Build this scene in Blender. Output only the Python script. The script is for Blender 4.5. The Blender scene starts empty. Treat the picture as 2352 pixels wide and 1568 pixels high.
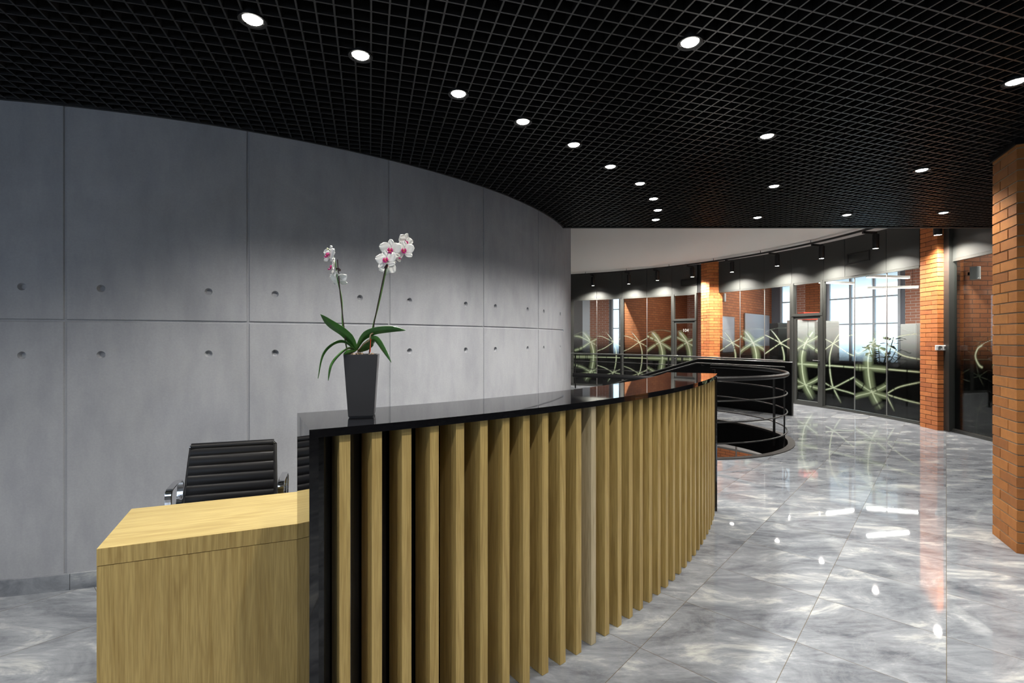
import bpy, math, random
import numpy as np
from mathutils import Vector, Matrix
random.seed(7)
rng = np.random.default_rng(7)
SC = bpy.context.scene
COL = SC.collection
PI = math.pi
R = math.radians

# ------------------------------------------------------------------ camera, world, exposure
F, HZ, CH = 1117.0, 779.0, 1.5          # focal length (px), horizon row, eye height
cam = bpy.data.cameras.new('camera')
cam.sensor_width = 36.0
cam.lens = F / 2352 * 36.0
cam.shift_y = (HZ - 784.0) / 2352
cam.clip_start = 0.05
cam.clip_end = 200
camo = bpy.data.objects.new('camera', cam)
camo.location = (0, 0, CH)
camo.rotation_euler = (R(90), 0, 0)
COL.objects.link(camo)
SC.camera = camo
W = bpy.data.worlds.new('daylight')
W.use_nodes = True
W.node_tree.nodes['Background'].inputs[0].default_value = (0.66, 0.81, 1.0, 1)
W.node_tree.nodes['Background'].inputs[1].default_value = 3.0
SC.world = W
SC.view_settings.view_transform = 'Standard'
SC.view_settings.look = 'None'
SC.view_settings.gamma = 1
SC.view_settings.exposure = 0.26
SC.cycles.max_bounces = 8
SC.cycles.transparent_max_bounces = 16
SC.cycles.sample_clamp_indirect = 4.0
SC.cycles.caustics_reflective = False
SC.cycles.caustics_refractive = False

DOWN_W = 84.0      # recessed downlights
TRACK_W = 420.0     # track spotlights
OFFICE_W = 42.0    # office strip lamps

HC = 2.9           # dark ceiling
H2 = 3.6           # white ceiling / slab
GT = 2.78          # top of the glazing
WC, WR = Vector((-3.9937, 7.6068)), 4.872      # concrete wall: centre, radius
CC, CRF, CRB = Vector((-3.475, 6.70)), 5.81, 5.39   # counter
GC, GR = Vector((-0.8605, 8.3641)), 8.054      # glazed partition
OR = 12.6                                      # outer facade radius
CE = 6.10                                      # edge of the dark ceiling


def at(px, py, z):
    Y = F * (CH - z) / (py - HZ)
    return Vector(((px - 1176) * Y / F, Y, z))


def atY(px, py, Y):
    return Vector(((px - 1176) * Y / F, Y, CH - (py - HZ) * Y / F))


def ring_hit(px, rad, c=GC):
    d = Vector(((px - 1176) / F, 1.0))
    a = d.dot(d); b = -2 * d.dot(c); k = c.dot(c) - rad * rad
    t = (-b + math.sqrt(b * b - 4 * a * k)) / 2 / a
    return d * t


def ang(p, c=GC):
    return math.atan2(p.y - c.y, p.x - c.x)


def pol(c, r, a, z=0.0):
    return Vector((c.x + r * math.cos(a), c.y + r * math.sin(a), z))


# ------------------------------------------------------------------ materials
def nodes(name):
    m = bpy.data.materials.new(name)
    m.use_nodes = True
    nt = m.node_tree
    return m, nt, nt.nodes['Principled BSDF'], nt.nodes, nt.links


def flat(name, col, rough=0.5, metal=0.0, spec=0.5, emit=0.0, ecol=None, coat=0.0):
    m, nt, b, N, L = nodes(name)
    b.inputs['Base Color'].default_value = (*col, 1)
    b.inputs['Roughness'].default_value = rough
    b.inputs['Metallic'].default_value = metal
    b.inputs['Specular IOR Level'].default_value = spec
    b.inputs['Coat Weight'].default_value = coat
    if emit:
        b.inputs['Emission Color'].default_value = (*(ecol or col), 1)
        b.inputs['Emission Strength'].default_value = emit
    return m


def nz(N, L, vec, scale, detail=4, rough=0.55, dist=0.0):
    n = N.new('ShaderNodeTexNoise')
    n.inputs['Scale'].default_value = scale
    n.inputs['Detail'].default_value = detail
    n.inputs['Roughness'].default_value = rough
    n.inputs['Distortion'].default_value = dist
    if vec is not None:
        L.new(vec, n.inputs['Vector'])
    return n.outputs['Fac']


def mapping(N, L, vec, scale=(1, 1, 1), rot=(0, 0, 0), loc=(0, 0, 0)):
    m = N.new('ShaderNodeMapping')
    m.inputs['Scale'].default_value = scale
    m.inputs['Rotation'].default_value = rot
    m.inputs['Location'].default_value = loc
    L.new(vec, m.inputs['Vector'])
    return m.outputs['Vector']


def ramp(N, L, fac, stops):
    r = N.new('ShaderNodeValToRGB')
    el = r.color_ramp.elements
    while len(el) < len(stops):
        el.new(0.5)
    for e, (p, c) in zip(el, stops):
        e.position = p
        e.color = (*c, 1) if len(c) == 3 else c
    L.new(fac, r.inputs['Fac'])
    return r.outputs['Color']


def mix(N, L, fac, a, b, kind='MIX'):
    m = N.new('ShaderNodeMix')
    m.data_type = 'RGBA'
    m.blend_type = kind
    for i, v in ((0, fac), (6, a), (7, b)):
        if isinstance(v, (int, float)):
            m.inputs[i].default_value = v
        elif isinstance(v, tuple):
            m.inputs[i].default_value = (*v, 1)
        else:
            L.new(v, m.inputs[i])
    return m.outputs[2]


def mth(N, L, op, a, b=None):
    m = N.new('ShaderNodeMath')
    m.operation = op
    for i, v in enumerate((a, b)):
        if v is None:
            continue
        if isinstance(v, (int, float)):
            m.inputs[i].default_value = v
        else:
            L.new(v, m.inputs[i])
    return m.outputs[0]


def bump(N, L, h, strength, dist, b):
    n = N.new('ShaderNodeBump')
    n.inputs['Strength'].default_value = strength
    n.inputs['Distance'].default_value = dist
    L.new(h, n.inputs['Height'])
    L.new(n.outputs['Normal'], b.inputs['Normal'])


def geo_pos(N):
    return N.new('ShaderNodeNewGeometry').outputs['Position']


def concrete_mat(name='concrete', base=(0.318, 0.328, 0.352)):
    m, nt, b, N, L = nodes(name)
    p = geo_pos(N)
    c1 = nz(N, L, p, 1.3, 6, 0.6, 0.6)
    c2 = nz(N, L, mapping(N, L, p, (4, 4, 1.2)), 2.2, 5, 0.6)
    c3 = nz(N, L, p, 90, 2, 0.5)
    a = ramp(N, L, c1, [(0.3, tuple(v * 0.90 for v in base)), (0.7, tuple(v * 1.12 for v in base))])
    bb = ramp(N, L, c2, [(0.30, (0.86, 0.86, 0.88)), (0.55, (1.0, 1.0, 1.0)), (0.75, (1.06, 1.06, 1.05))])
    c = mix(N, L, 0.9, a, bb, 'MULTIPLY')
    d = ramp(N, L, c3, [(0.3, (0.94, 0.94, 0.94)), (0.7, (1.05, 1.05, 1.05))])
    L.new(mix(N, L, 0.6, c, d, 'MULTIPLY'), b.inputs['Base Color'])
    b.inputs['Roughness'].default_value = 0.62
    b.inputs['Specular IOR Level'].default_value = 0.25
    bump(N, L, c3, 0.12, 0.002, b)
    return m


def marble_mat(name, tiles=True):
    m, nt, b, N, L = nodes(name)
    p = geo_pos(N)
    vec = p
    if tiles:
        TS = 0.556
        th = R(41.75)
        d1 = (math.sin(th), math.cos(th))      # along the joints
        d2 = (math.cos(th), -math.sin(th))
        x0, y0 = 1.409, 2.411
        # rotate so that d1 -> +Y, d2 -> +X
        sx = N.new('ShaderNodeSeparateXYZ'); L.new(p, sx.inputs[0])
        X = mth(N, L, 'SUBTRACT', sx.outputs[0], x0)
        Y = mth(N, L, 'SUBTRACT', sx.outputs[1], y0)
        u = mth(N, L, 'DIVIDE', mth(N, L, 'ADD', mth(N, L, 'MULTIPLY', X, d2[0]), mth(N, L, 'MULTIPLY', Y, d2[1])), TS)
        v = mth(N, L, 'DIVIDE', mth(N, L, 'ADD', mth(N, L, 'MULTIPLY', X, d1[0]), mth(N, L, 'MULTIPLY', Y, d1[1])), TS)
        fu, fv = mth(N, L, 'FLOOR', u), mth(N, L, 'FLOOR', v)
        cx = N.new('ShaderNodeCombineXYZ'); L.new(fu, cx.inputs[0]); L.new(fv, cx.inputs[1])
        wn = N.new('ShaderNodeTexWhiteNoise'); L.new(cx.outputs[0], wn.inputs['Vector'])
        add = N.new('ShaderNodeVectorMath'); add.operation = 'MULTIPLY_ADD'
        L.new(wn.outputs['Color'], add.inputs[0]); add.inputs[1].default_value = (9, 9, 9)
        L.new(p, add.inputs[2])
        vec = add.outputs[0]
        ru, rv = mth(N, L, 'FRACT', u), mth(N, L, 'FRACT', v)
        eu = mth(N, L, 'MINIMUM', ru, mth(N, L, 'SUBTRACT', 1.0, ru))
        ev = mth(N, L, 'MINIMUM', rv, mth(N, L, 'SUBTRACT', 1.0, rv))
        edge = mth(N, L, 'MINIMUM', eu, ev)
        joint = mth(N, L, 'LESS_THAN', edge, 0.0030)
    s = mapping(N, L, vec, (1.3, 3.2, 3.0), (0, 0, R(-9)))
    n1 = nz(N, L, s, 1.5, 12, 0.68, 0.7)
    n2 = nz(N, L, mapping(N, L, vec, (2.2, 12, 8), (0, 0, R(-12))), 2.0, 8, 0.66, 1.0)
    n3 = nz(N, L, mapping(N, L, vec, (1.0, 2.0, 2.0), (0, 0, R(25))), 1.7, 10, 0.6, 2.4)
    c = ramp(N, L, n1, [(0.33, (0.095, 0.103, 0.120)), (0.45, (0.165, 0.176, 0.197)), (0.56, (0.225, 0.24, 0.263)), (0.68, (0.43, 0.44, 0.425))])
    d = ramp(N, L, n2, [(0.32, (0.62, 0.63, 0.67)), (0.5, (1, 1, 1)), (0.68, (1.2, 1.2, 1.19))])
    c = mix(N, L, 0.6, c, d, "MULTIPLY")
    vein = ramp(N, L, mth(N, L, 'ABSOLUTE', mth(N, L, 'SUBTRACT', n3, 0.5)), [(0.0, (1, 1, 1)), (0.012, (0, 0, 0))])
    c = mix(N, L, mth(N, L, 'MULTIPLY', vein, 0.07), c, (0.50, 0.51, 0.50))
    if tiles:
        c = mix(N, L, mth(N, L, 'MULTIPLY', joint, 0.8), c, (0.10, 0.085, 0.055))
    L.new(c, b.inputs['Base Color'])
    b.inputs['Roughness'].default_value = 0.03 if tiles else 0.3
    b.inputs['Specular IOR Level'].default_value = 0.55
    return m


def wood_mat(name, base=(0.52, 0.385, 0.175), dark=(0.40, 0.275, 0.10), axis='Z', seed=0.0):
    m, nt, b, N, L = nodes(name)
    tc = N.new('ShaderNodeTexCoord').outputs['Object']
    oi = N.new('ShaderNodeObjectInfo').outputs['Random']
    off = N.new('ShaderNodeCombineXYZ')
    L.new(mth(N, L, 'MULTIPLY', oi, 37.0), off.inputs[0]); L.new(mth(N, L, 'MULTIPLY', oi, 17.0), off.inputs[1])
    va = N.new('ShaderNodeVectorMath'); va.operation = 'ADD'
    L.new(tc, va.inputs[0]); L.new(off.outputs[0], va.inputs[1])
    if axis == 'Z':
        s1, s2 = (1, 1, 0.03), (1, 1, 0.07)
    else:
        s1, s2 = (0.03, 1, 1), (0.07, 1, 1)
    g1 = nz(N, L, mapping(N, L, va.outputs[0], s1), 60, 4, 0.6, 0.2)
    g2 = nz(N, L, mapping(N, L, va.outputs[0], s2), 5.0, 3, 0.45, 0.6)
    g3 = nz(N, L, mapping(N, L, va.outputs[0], s1), 260, 2, 0.5)
    w = N.new('ShaderNodeMath'); w.operation = 'SINE'
    L.new(mth(N, L, 'MULTIPLY', g2, 55.0), w.inputs[0])
    lines = ramp(N, L, w.outputs[0], [(0.70, (1, 1, 1)), (1.0, (0.84, 0.81, 0.77))])
    c = ramp(N, L, g1, [(0.28, dark), (0.5, base), (0.72, tuple(min(1, v * 1.12) for v in base))])
    c = mix(N, L, 0.7, c, lines, 'MULTIPLY')
    f = ramp(N, L, g3, [(0.35, (0.78, 0.76, 0.72)), (0.6, (1.05, 1.05, 1.05))])
    L.new(mix(N, L, 0.8, c, f, 'MULTIPLY'), b.inputs['Base Color'])
    b.inputs['Roughness'].default_value = 0.42
    b.inputs['Specular IOR Level'].default_value = 0.35
    return m


def brick_solid_mat(name, c1, c2, c3):
    m, nt, b, N, L = nodes(name)
    g = N.new('ShaderNodeNewGeometry')
    p = g.outputs['Position']
    c = ramp(N, L, g.outputs['Random Per Island'], [(0.0, c1), (0.5, c2), (1.0, c3)])
    n = nz(N, L, p, 14, 5, 0.6, 0.4)
    n2 = nz(N, L, p, 160, 3, 0.6)
    c = mix(N, L, 0.8, c, ramp(N, L, n, [(0.3, (0.82, 0.8, 0.78)), (0.7, (1.12, 1.1, 1.05))]), 'MULTIPLY')
    c = mix(N, L, 0.6, c, ramp(N, L, n2, [(0.3, (0.85, 0.85, 0.85)), (0.7, (1.1, 1.1, 1.1))]), 'MULTIPLY')
    L.new(c, b.inputs['Base Color'])
    b.inputs['Roughness'].default_value = 0.75
    bump(N, L, n2, 0.35, 0.002, b)
    return m


def brick_wall_mat(name, c1, c2, mortar):
    m, nt, b, N, L = nodes(name)
    uv = N.new('ShaderNodeUVMap').outputs[0]
    br = N.new('ShaderNodeTexBrick')
    L.new(uv, br.inputs['Vector'])
    br.inputs['Scale'].default_value = 1.0
    br.inputs['Brick Width'].default_value = 0.26
    br.inputs['Row Height'].default_value = 0.077
    br.inputs['Mortar Size'].default_value = 0.006
    br.inputs['Mortar Smooth'].default_value = 0.1
    br.inputs['Color1'].default_value = (*c1, 1)
    br.inputs['Color2'].default_value = (*c2, 1)
    br.inputs['Mortar'].default_value = (*mortar, 1)
    n = nz(N, L, uv, 30, 4, 0.6)
    L.new(mix(N, L, 0.6, br.outputs['Color'], ramp(N, L, n, [(0.3, (0.8, 0.8, 0.8)), (0.7, (1.15, 1.15, 1.15))]), 'MULTIPLY'), b.inputs['Base Color'])
    b.inputs['Roughness'].default_value = 0.8
    n2 = N.new('ShaderNodeBump'); n2.invert = True
    n2.inputs['Strength'].default_value = 0.6; n2.inputs['Distance'].default_value = 0.006
    L.new(br.outputs['Fac'], n2.inputs['Height']); L.new(n2.outputs[0], b.inputs['Normal'])
    return m


def glass_mat(name, tint=(0.93, 0.96, 0.95)):
    m = bpy.data.materials.new(name); m.use_nodes = True
    nt = m.node_tree; N = nt.nodes; L = nt.links
    N.remove(N['Principled BSDF'])
    t = N.new('ShaderNodeBsdfTransparent'); t.inputs[0].default_value = (*tint, 1)
    g = N.new('ShaderNodeBsdfGlossy'); g.inputs['Roughness'].default_value = 0.0
    fr = N.new('ShaderNodeFresnel')
    bf = N.new('ShaderNodeNewGeometry').outputs['Backfacing']
    L.new(mth(N, L, 'SUBTRACT', 1.38, mth(N, L, 'MULTIPLY', bf, 0.6554)), fr.inputs[0])
    mx = N.new('ShaderNodeMixShader')
    L.new(fr.outputs[0], mx.inputs[0]); L.new(t.outputs[0], mx.inputs[1]); L.new(g.outputs[0], mx.inputs[2])
    L.new(mx.outputs[0], N['Material Output'].inputs[0])
    return m


def film_mat(name):
    m = bpy.data.materials.new(name); m.use_nodes = True
    nt = m.node_tree; N = nt.nodes; L = nt.links
    b = N['Principled BSDF']
    a = N.new('ShaderNodeAttribute'); a.attribute_name = 'print'
    L.new(a.outputs['Color'], b.inputs['Base Color'])
    b.inputs['Roughness'].default_value = 0.5
    b.inputs['Specular IOR Level'].default_value = 0.0
    tl = N.new('ShaderNodeBsdfTranslucent'); L.new(a.outputs['Color'], tl.inputs[0])
    m1 = N.new('ShaderNodeMixShader'); m1.inputs[0].default_value = 0.5
    L.new(b.outputs[0], m1.inputs[1]); L.new(tl.outputs[0], m1.inputs[2])
    t = N.new('ShaderNodeBsdfTransparent')
    m2 = N.new('ShaderNodeMixShader')
    L.new(a.outputs['Alpha'], m2.inputs[0]); L.new(t.outputs[0], m2.inputs[1]); L.new(m1.outputs[0], m2.inputs[2])
    L.new(m2.outputs[0], N['Material Output'].inputs[0])
    return m


M = {}
M['concrete'] = concrete_mat()
M['marble'] = marble_mat('marble_tiles')
M['skirting'] = marble_mat('marble_skirting', False)
M['oak'] = wood_mat('oak_upright', (0.46, 0.335, 0.125), (0.36, 0.245, 0.078), 'Z')
M['oak_pale'] = wood_mat('oak_pale', (0.50, 0.42, 0.27), (0.44, 0.36, 0.20), 'Z')
M['oak_top'] = wood_mat('oak_worktop', (0.40, 0.315, 0.135), (0.33, 0.25, 0.095), 'X')
M['black_glass'] = flat('black_lacquered_glass', (0.004, 0.004, 0.005), 0.03, 0, 0.75, coat=0.0)
M['black'] = flat('black_steel', (0.008, 0.008, 0.0085), 0.42, 0, 0.35)
M['black_panel'] = flat('black_steel_sheet', (0.003, 0.003, 0.0035), 0.55, 0, 0.2)
M['grid'] = flat('dark_grid_metal', (0.0125, 0.012, 0.0118), 0.36, 0.0, 0.5)
M['void'] = flat('black_void', (0.0015, 0.0015, 0.002), 0.9, 0, 0.0)
M['white_ceiling'] = flat('white_plaster', (0.86, 0.83, 0.79), 0.6)
M['white_wall'] = flat('white_wall_paint', (0.62, 0.62, 0.62), 0.6)
M['grey_wall'] = flat('grey_wall_paint', (0.16, 0.16, 0.17), 0.6)
M['frame'] = flat('grey_aluminium_frame', (0.085, 0.088, 0.083), 0.35, 0.6)
M['dark_sheet'] = flat('dark_grey_sheet', (0.038, 0.040, 0.038), 0.42, 0.0, 0.4)
M['light_sheet'] = flat('brushed_grey_sheet', (0.35, 0.34, 0.33), 0.3, 0.7)
M['pale_sheet'] = flat('pale_grey_sheet', (0.42, 0.40, 0.39), 0.4)
M['board'] = flat('pale_panel_surface', (0.28, 0.27, 0.30), 0.35)
M['rim'] = flat('dark_steel_rim', (0.030, 0.027, 0.026), 0.7, 0, 0.2)
M['glass'] = glass_mat('clear_glass')
M['film'] = film_mat('printed_film')
M['brick'] = brick_solid_mat('orange_brick', (0.40, 0.115, 0.030), (0.50, 0.155, 0.040), (0.58, 0.20, 0.055))
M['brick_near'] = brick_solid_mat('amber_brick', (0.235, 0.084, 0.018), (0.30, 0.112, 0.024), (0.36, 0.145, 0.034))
M['mortar'] = flat('mortar', (0.28, 0.24, 0.18), 0.9)
M['mortar_dark'] = flat('dark_mortar', (0.12, 0.06, 0.03), 0.9)
M['brick_wall'] = brick_wall_mat('office_brick', (0.30, 0.095, 0.034), (0.38, 0.13, 0.048), (0.12, 0.05, 0.028))
M['brick_pale'] = brick_wall_mat('pale_mortar_brick', (0.34, 0.15, 0.10), (0.42, 0.18, 0.12), (0.55, 0.5, 0.47))
M['chrome'] = flat('chrome', (0.75, 0.75, 0.76), 0.08, 1.0)
M['leather'] = flat('black_leather', (0.006, 0.006, 0.007), 0.36, 0, 0.28)
M['rubber'] = flat('black_plastic', (0.012, 0.012, 0.012), 0.5)
M['pot'] = flat('graphite_planter', (0.048, 0.048, 0.052), 0.33, 0.15)
M['bark'] = flat('bark_chips', (0.20, 0.14, 0.09), 0.9)
M['lens'] = flat('lit_lens', (1, 1, 1), 0.5, emit=30, ecol=(1.0, 0.97, 0.90))
M['strip'] = flat('lit_strip', (1, 1, 1), 0.5, emit=9, ecol=(1.0, 0.97, 0.92))
M['white_plastic'] = flat('white_plastic', (0.75, 0.75, 0.74), 0.4)
M['red'] = flat('red_box', (0.75, 0.08, 0.04), 0.5)
M['cabinet'] = flat('light_grey_cabinet', (0.55, 0.56, 0.55), 0.5)
M['dark_cab'] = flat('dark_grey_cabinet', (0.04, 0.045, 0.045), 0.4)
M['reveal'] = flat('blue_grey_reveal', (0.13, 0.14, 0.17), 0.6)
M['blind'] = flat('pale_blue_blind', (0.60, 0.66, 0.75), 0.7)
M['window_frame'] = flat('pale_window_frame', (0.42, 0.46, 0.52), 0.5)
M['hedge'] = flat('foliage_green', (0.02, 0.045, 0.015), 0.6)
M['lettering'] = flat('white_lettering', (0.42, 0.42, 0.40), 0.5)


def leafy(name, a, b_, rough=0.35):
    m, nt, b, N, L = nodes(name)
    n = nz(N, L, geo_pos(N), 25, 3)
    L.new(ramp(N, L, n, [(0.3, a), (0.7, b_)]), b.inputs['Base Color'])
    b.inputs['Roughness'].default_value = rough
    return m


M['leaf'] = leafy('orchid_leaf', (0.025, 0.09, 0.018), (0.05, 0.15, 0.03), 0.3)
M['stem'] = leafy('orchid_stem', (0.06, 0.18, 0.03), (0.12, 0.26, 0.06), 0.45)
M['petal'] = flat('orchid_petal', (0.95, 0.95, 0.92), 0.55)
M['petal'].node_tree.nodes['Principled BSDF'].inputs['Subsurface Weight'].default_value = 0.0
M['petal_green'] = flat('orchid_bud', (0.72, 0.78, 0.45), 0.55)
M['lip'] = flat('orchid_lip', (0.58, 0.02, 0.22), 0.45)
M['lip_throat'] = flat('orchid_throat', (0.70, 0.20, 0.06), 0.5)
M['stake'] = flat('dark_brown_stake', (0.03, 0.015, 0.014), 0.5)
M['red_tag'] = flat('red_stick', (0.65, 0.06, 0.02), 0.5)


# ------------------------------------------------------------------ mesh helpers
class MB:
    def __init__(s):
        s.v = []; s.f = []; s.uv = None

    def quad(s, a, b, c, d, uvs=None):
        n = len(s.v); s.v += [tuple(a), tuple(b), tuple(c), tuple(d)]; s.f.append((n, n + 1, n + 2, n + 3))
        if uvs:
            s.uv = s.uv or {}
            s.uv[len(s.f) - 1] = uvs

    def poly(s, pts):
        n = len(s.v); s.v += [tuple(p) for p in pts]; s.f.append(tuple(range(n, n + len(pts))))

    def prism(s, foot, z0, z1, uvw=False):
        """closed prism over a plan polygon given counter-clockwise"""
        n = len(s.v); k = len(foot)
        s.v += [(p[0], p[1], z0) for p in foot] + [(p[0], p[1], z1) for p in foot]
        s.f.append(tuple(n + i for i in reversed(range(k))))
        s.f.append(tuple(n + k + i for i in range(k)))
        for i in range(k):
            j = (i + 1) % k
            s.f.append((n + i, n + j, n + k + j, n + k + i))

    def box(s, c, d, ax=None):
        """box at centre c, full sizes d, optional 3x3 axes"""
        c = Vector(c)
        A = ax or (Vector((1, 0, 0)), Vector((0, 1, 0)), Vector((0, 0, 1)))
        n = len(s.v)
        for k in (-.5, .5):
            for j in (-.5, .5):
                for i in (-.5, .5):
                    s.v.append(tuple(c + A[0] * (i * d[0]) + A[1] * (j * d[1]) + A[2] * (k * d[2])))
        for q in ((0, 2, 3, 1), (4, 5, 7, 6), (0, 1, 5, 4), (1, 3, 7, 5), (3, 2, 6, 7), (2, 0, 4, 6)):
            s.f.append(tuple(n + i for i in q))

    def tube(s, pts, r, n=10, closed=False, cap=True):
        pts = [Vector(p) for p in pts]
        k = len(pts)
        rs = r if isinstance(r, (list, tuple)) else [r] * k
        base = len(s.v)
        prev = None
        for i, p in enumerate(pts):
            if closed:
                t = pts[(i + 1) % k] - pts[i - 1]
            else:
                t = pts[min(i + 1, k - 1)] - pts[max(i - 1, 0)]
            t.normalize()
            if prev is None:
                up = Vector((0, 0, 1)) if abs(t.z) < 0.9 else Vector((1, 0, 0))
                u = t.cross(up).normalized()
            else:
                u = (prev - t * prev.dot(t)).normalized()
            prev = u
            w = t.cross(u)
            for j in range(n):
                a = 2 * PI * j / n
                s.v.append(tuple(p + (u * math.cos(a) + w * math.sin(a)) * rs[i]))
        m = k if closed else k - 1
        for i in range(m):
            i2 = (i + 1) % k
            for j in range(n):
                j2 = (j + 1) % n
                s.f.append((base + i * n + j, base + i * n + j2, base + i2 * n + j2, base + i2 * n + j))
        if cap and not closed:
            s.f.append(tuple(base + j for j in reversed(range(n))))
            s.f.append(tuple(base + (k - 1) * n + j for j in range(n)))

    def lathe(s, prof, c=(0, 0, 0), n=24, M4=None, cap=False):
        base = len(s.v); c = Vector(c)
        for r, z in prof:
            for j in range(n):
                a = 2 * PI * j / n
                p = Vector((r * math.cos(a), r * math.sin(a), z))
                if M4 is not None:
                    p = M4 @ p
                s.v.append(tuple(p + c))
        for i in range(len(prof) - 1):
            for j in range(n):
                j2 = (j + 1) % n
                s.f.append((base + i * n + j, base + i * n + j2, base + (i + 1) * n + j2, base + (i + 1) * n + j))
        if cap:
            s.f.append(tuple(base + j for j in reversed(range(n))))
            s.f.append(tuple(base + (len(prof) - 1) * n + j for j in range(n)))

    def build(s, name, mat, parent=None, smooth=False, bevel=0.0, origin=None):
        me = bpy.data.meshes.new(name)
        vs = s.v
        if origin is not None:
            o = Vector(origin)
            vs = [tuple(Vector(p) - o) for p in vs]
        me.from_pydata(vs, [], s.f)
        if s.uv:
            ul = me.uv_layers.new(name='UVMap')
            for i, p in enumerate(me.polygons):
                q = s.uv.get(i)
                if q:
                    for li, c in zip(p.loop_indices, q):
                        ul.data[li].uv = c
        for mm in (mat if isinstance(mat, (list, tuple)) else [mat]):
            me.materials.append(M[mm])
        if smooth:
            me.shade_smooth()
            try:
                me.set_sharp_from_angle(angle=R(40))
            except Exception:
                pass
        me.update()
        ob = bpy.data.objects.new(name, me)
        COL.objects.link(ob)
        if origin is not None:
            ob.location = origin
        if parent is not None:
            ob.parent = parent
        if bevel:
            b = ob.modifiers.new('bevel', 'BEVEL'); b.width = bevel; b.segments = 2; b.limit_method = 'ANGLE'
        return ob


def thing(name, label, cat, loc=(0, 0, 0), rz=0.0, group=None, kind=None):
    o = bpy.data.objects.new(name, None)
    o.empty_display_size = 0.1
    o.location = loc; o.rotation_euler = (0, 0, rz)
    COL.objects.link(o)
    return tag(o, label, cat, group, kind)


def tag(o, label=None, cat=None, group=None, kind=None):
    if label: o['label'] = label
    if cat: o['category'] = cat
    if group: o['group'] = group
    if kind: o['kind'] = kind
    return o


def struct(o, label=None):
    o['kind'] = 'structure'
    if label: o['label'] = label
    return o


def light(kind, loc, energy, parent=None, name='lamp_light', rot=(0, 0, 0), col=(1, .96, .9), size=.04, angle=120, blend=.6, sy=None):
    l = bpy.data.lights.new(name, kind)
    l.energy = energy; l.color = col
    if kind == 'SPOT':
        l.spot_size = R(angle); l.spot_blend = blend; l.shadow_soft_size = size
    elif kind == 'AREA':
        l.size = size
        if sy:
            l.shape = 'RECTANGLE'; l.size_y = sy
    else:
        l.shadow_soft_size = size
    o = bpy.data.objects.new(name, l)
    o.location = loc; o.rotation_euler = rot
    COL.objects.link(o)
    if parent is not None:
        o.parent = parent
    return o


def arc(c, r, a0, a1, n, z=0.0):
    return [pol(c, r, a0 + (a1 - a0) * i / n, z) for i in range(n + 1)]


def arc_slab(mb, c, r0, r1, a0, a1, z0, z1, n):
    """solid between radii, angles and heights"""
    inn, out = arc(c, r0, a0, a1, n), arc(c, r1, a0, a1, n)
    for i in range(n):
        a, b_, d, e = inn[i], inn[i + 1], out[i + 1], out[i]
        f = lambda p, z: (p.x, p.y, z)
        mb.quad(f(a, z1), f(e, z1), f(d, z1), f(b_, z1))
        mb.quad(f(a, z0), f(b_, z0), f(d, z0), f(e, z0))
        mb.quad(f(a, z0), f(a, z1), f(b_, z1), f(b_, z0))
        mb.quad(f(e, z0), f(d, z0), f(d, z1), f(e, z1))
    for i, s_ in ((0, 1), (n, -1)):
        q = [(inn[i].x, inn[i].y, z0), (out[i].x, out[i].y, z0), (out[i].x, out[i].y, z1), (inn[i].x, inn[i].y, z1)]
        mb.quad(*(q if s_ > 0 else q[::-1]))


# ------------------------------------------------------------------ floor with the stair opening
HCN, HR = Vector((2.464, 7.885)), 1.80
mb = MB()
sq = HR + 0.05
n = 96
for i in range(n):
    a0, a1 = 2 * PI * i / n - PI / 4, 2 * PI * (i + 1) / n - PI / 4
    def sqp(a):
        c, s_ = math.cos(a), math.sin(a)
        k = (HR + 0.3) / max(abs(c), abs(s_))
        return (HCN.x + c * k, HCN.y + s_ * k, 0)
    p0, p1 = pol(HCN, HR, a0), pol(HCN, HR, a1)
    mb.quad(p0, sqp(a0), sqp(a1), p1)
sq = HR + 0.3
x0, x1, y0, y1 = HCN.x - sq, HCN.x + sq, HCN.y - sq, HCN.y + sq
XL, XR, YB, YF = -9.0, 14.0, -4.0, 22.0
mb.quad((XL, YB, 0), (XR, YB, 0), (XR, y0, 0), (XL, y0, 0))
mb.quad((XL, y1, 0), (XR, y1, 0), (XR, YF, 0), (XL, YF, 0))
mb.quad((XL, y0, 0), (x0, y0, 0), (x0, y1, 0), (XL, y1, 0))
mb.quad((x1, y0, 0), (XR, y0, 0), (XR, y1, 0), (x1, y1, 0))
struct(mb.build('floor', 'marble'), 'polished grey marble tiled floor')
# opening: steel rim and the slab edge below it
mb = MB()
arc_slab(mb, HCN, HR - 0.05, HR + 0.04, 0, 2 * PI, -0.02, 0.012, 96)
struct(mb.build('trim_1', 'rim'), 'steel rim around the round stair opening')
mb = MB()
for i in range(96):
    a0, a1 = 2 * PI * i / 96, 2 * PI * (i + 1) / 96
    mb.quad(pol(HCN, HR - 0.045, a0, -0.42), pol(HCN, HR - 0.045, a1, -0.42), pol(HCN, HR - 0.045, a1, -0.005), pol(HCN, HR - 0.045, a0, -0.005))
struct(mb.build('trim_2', 'black_panel'), 'black slab edge inside the stair opening')

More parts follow.
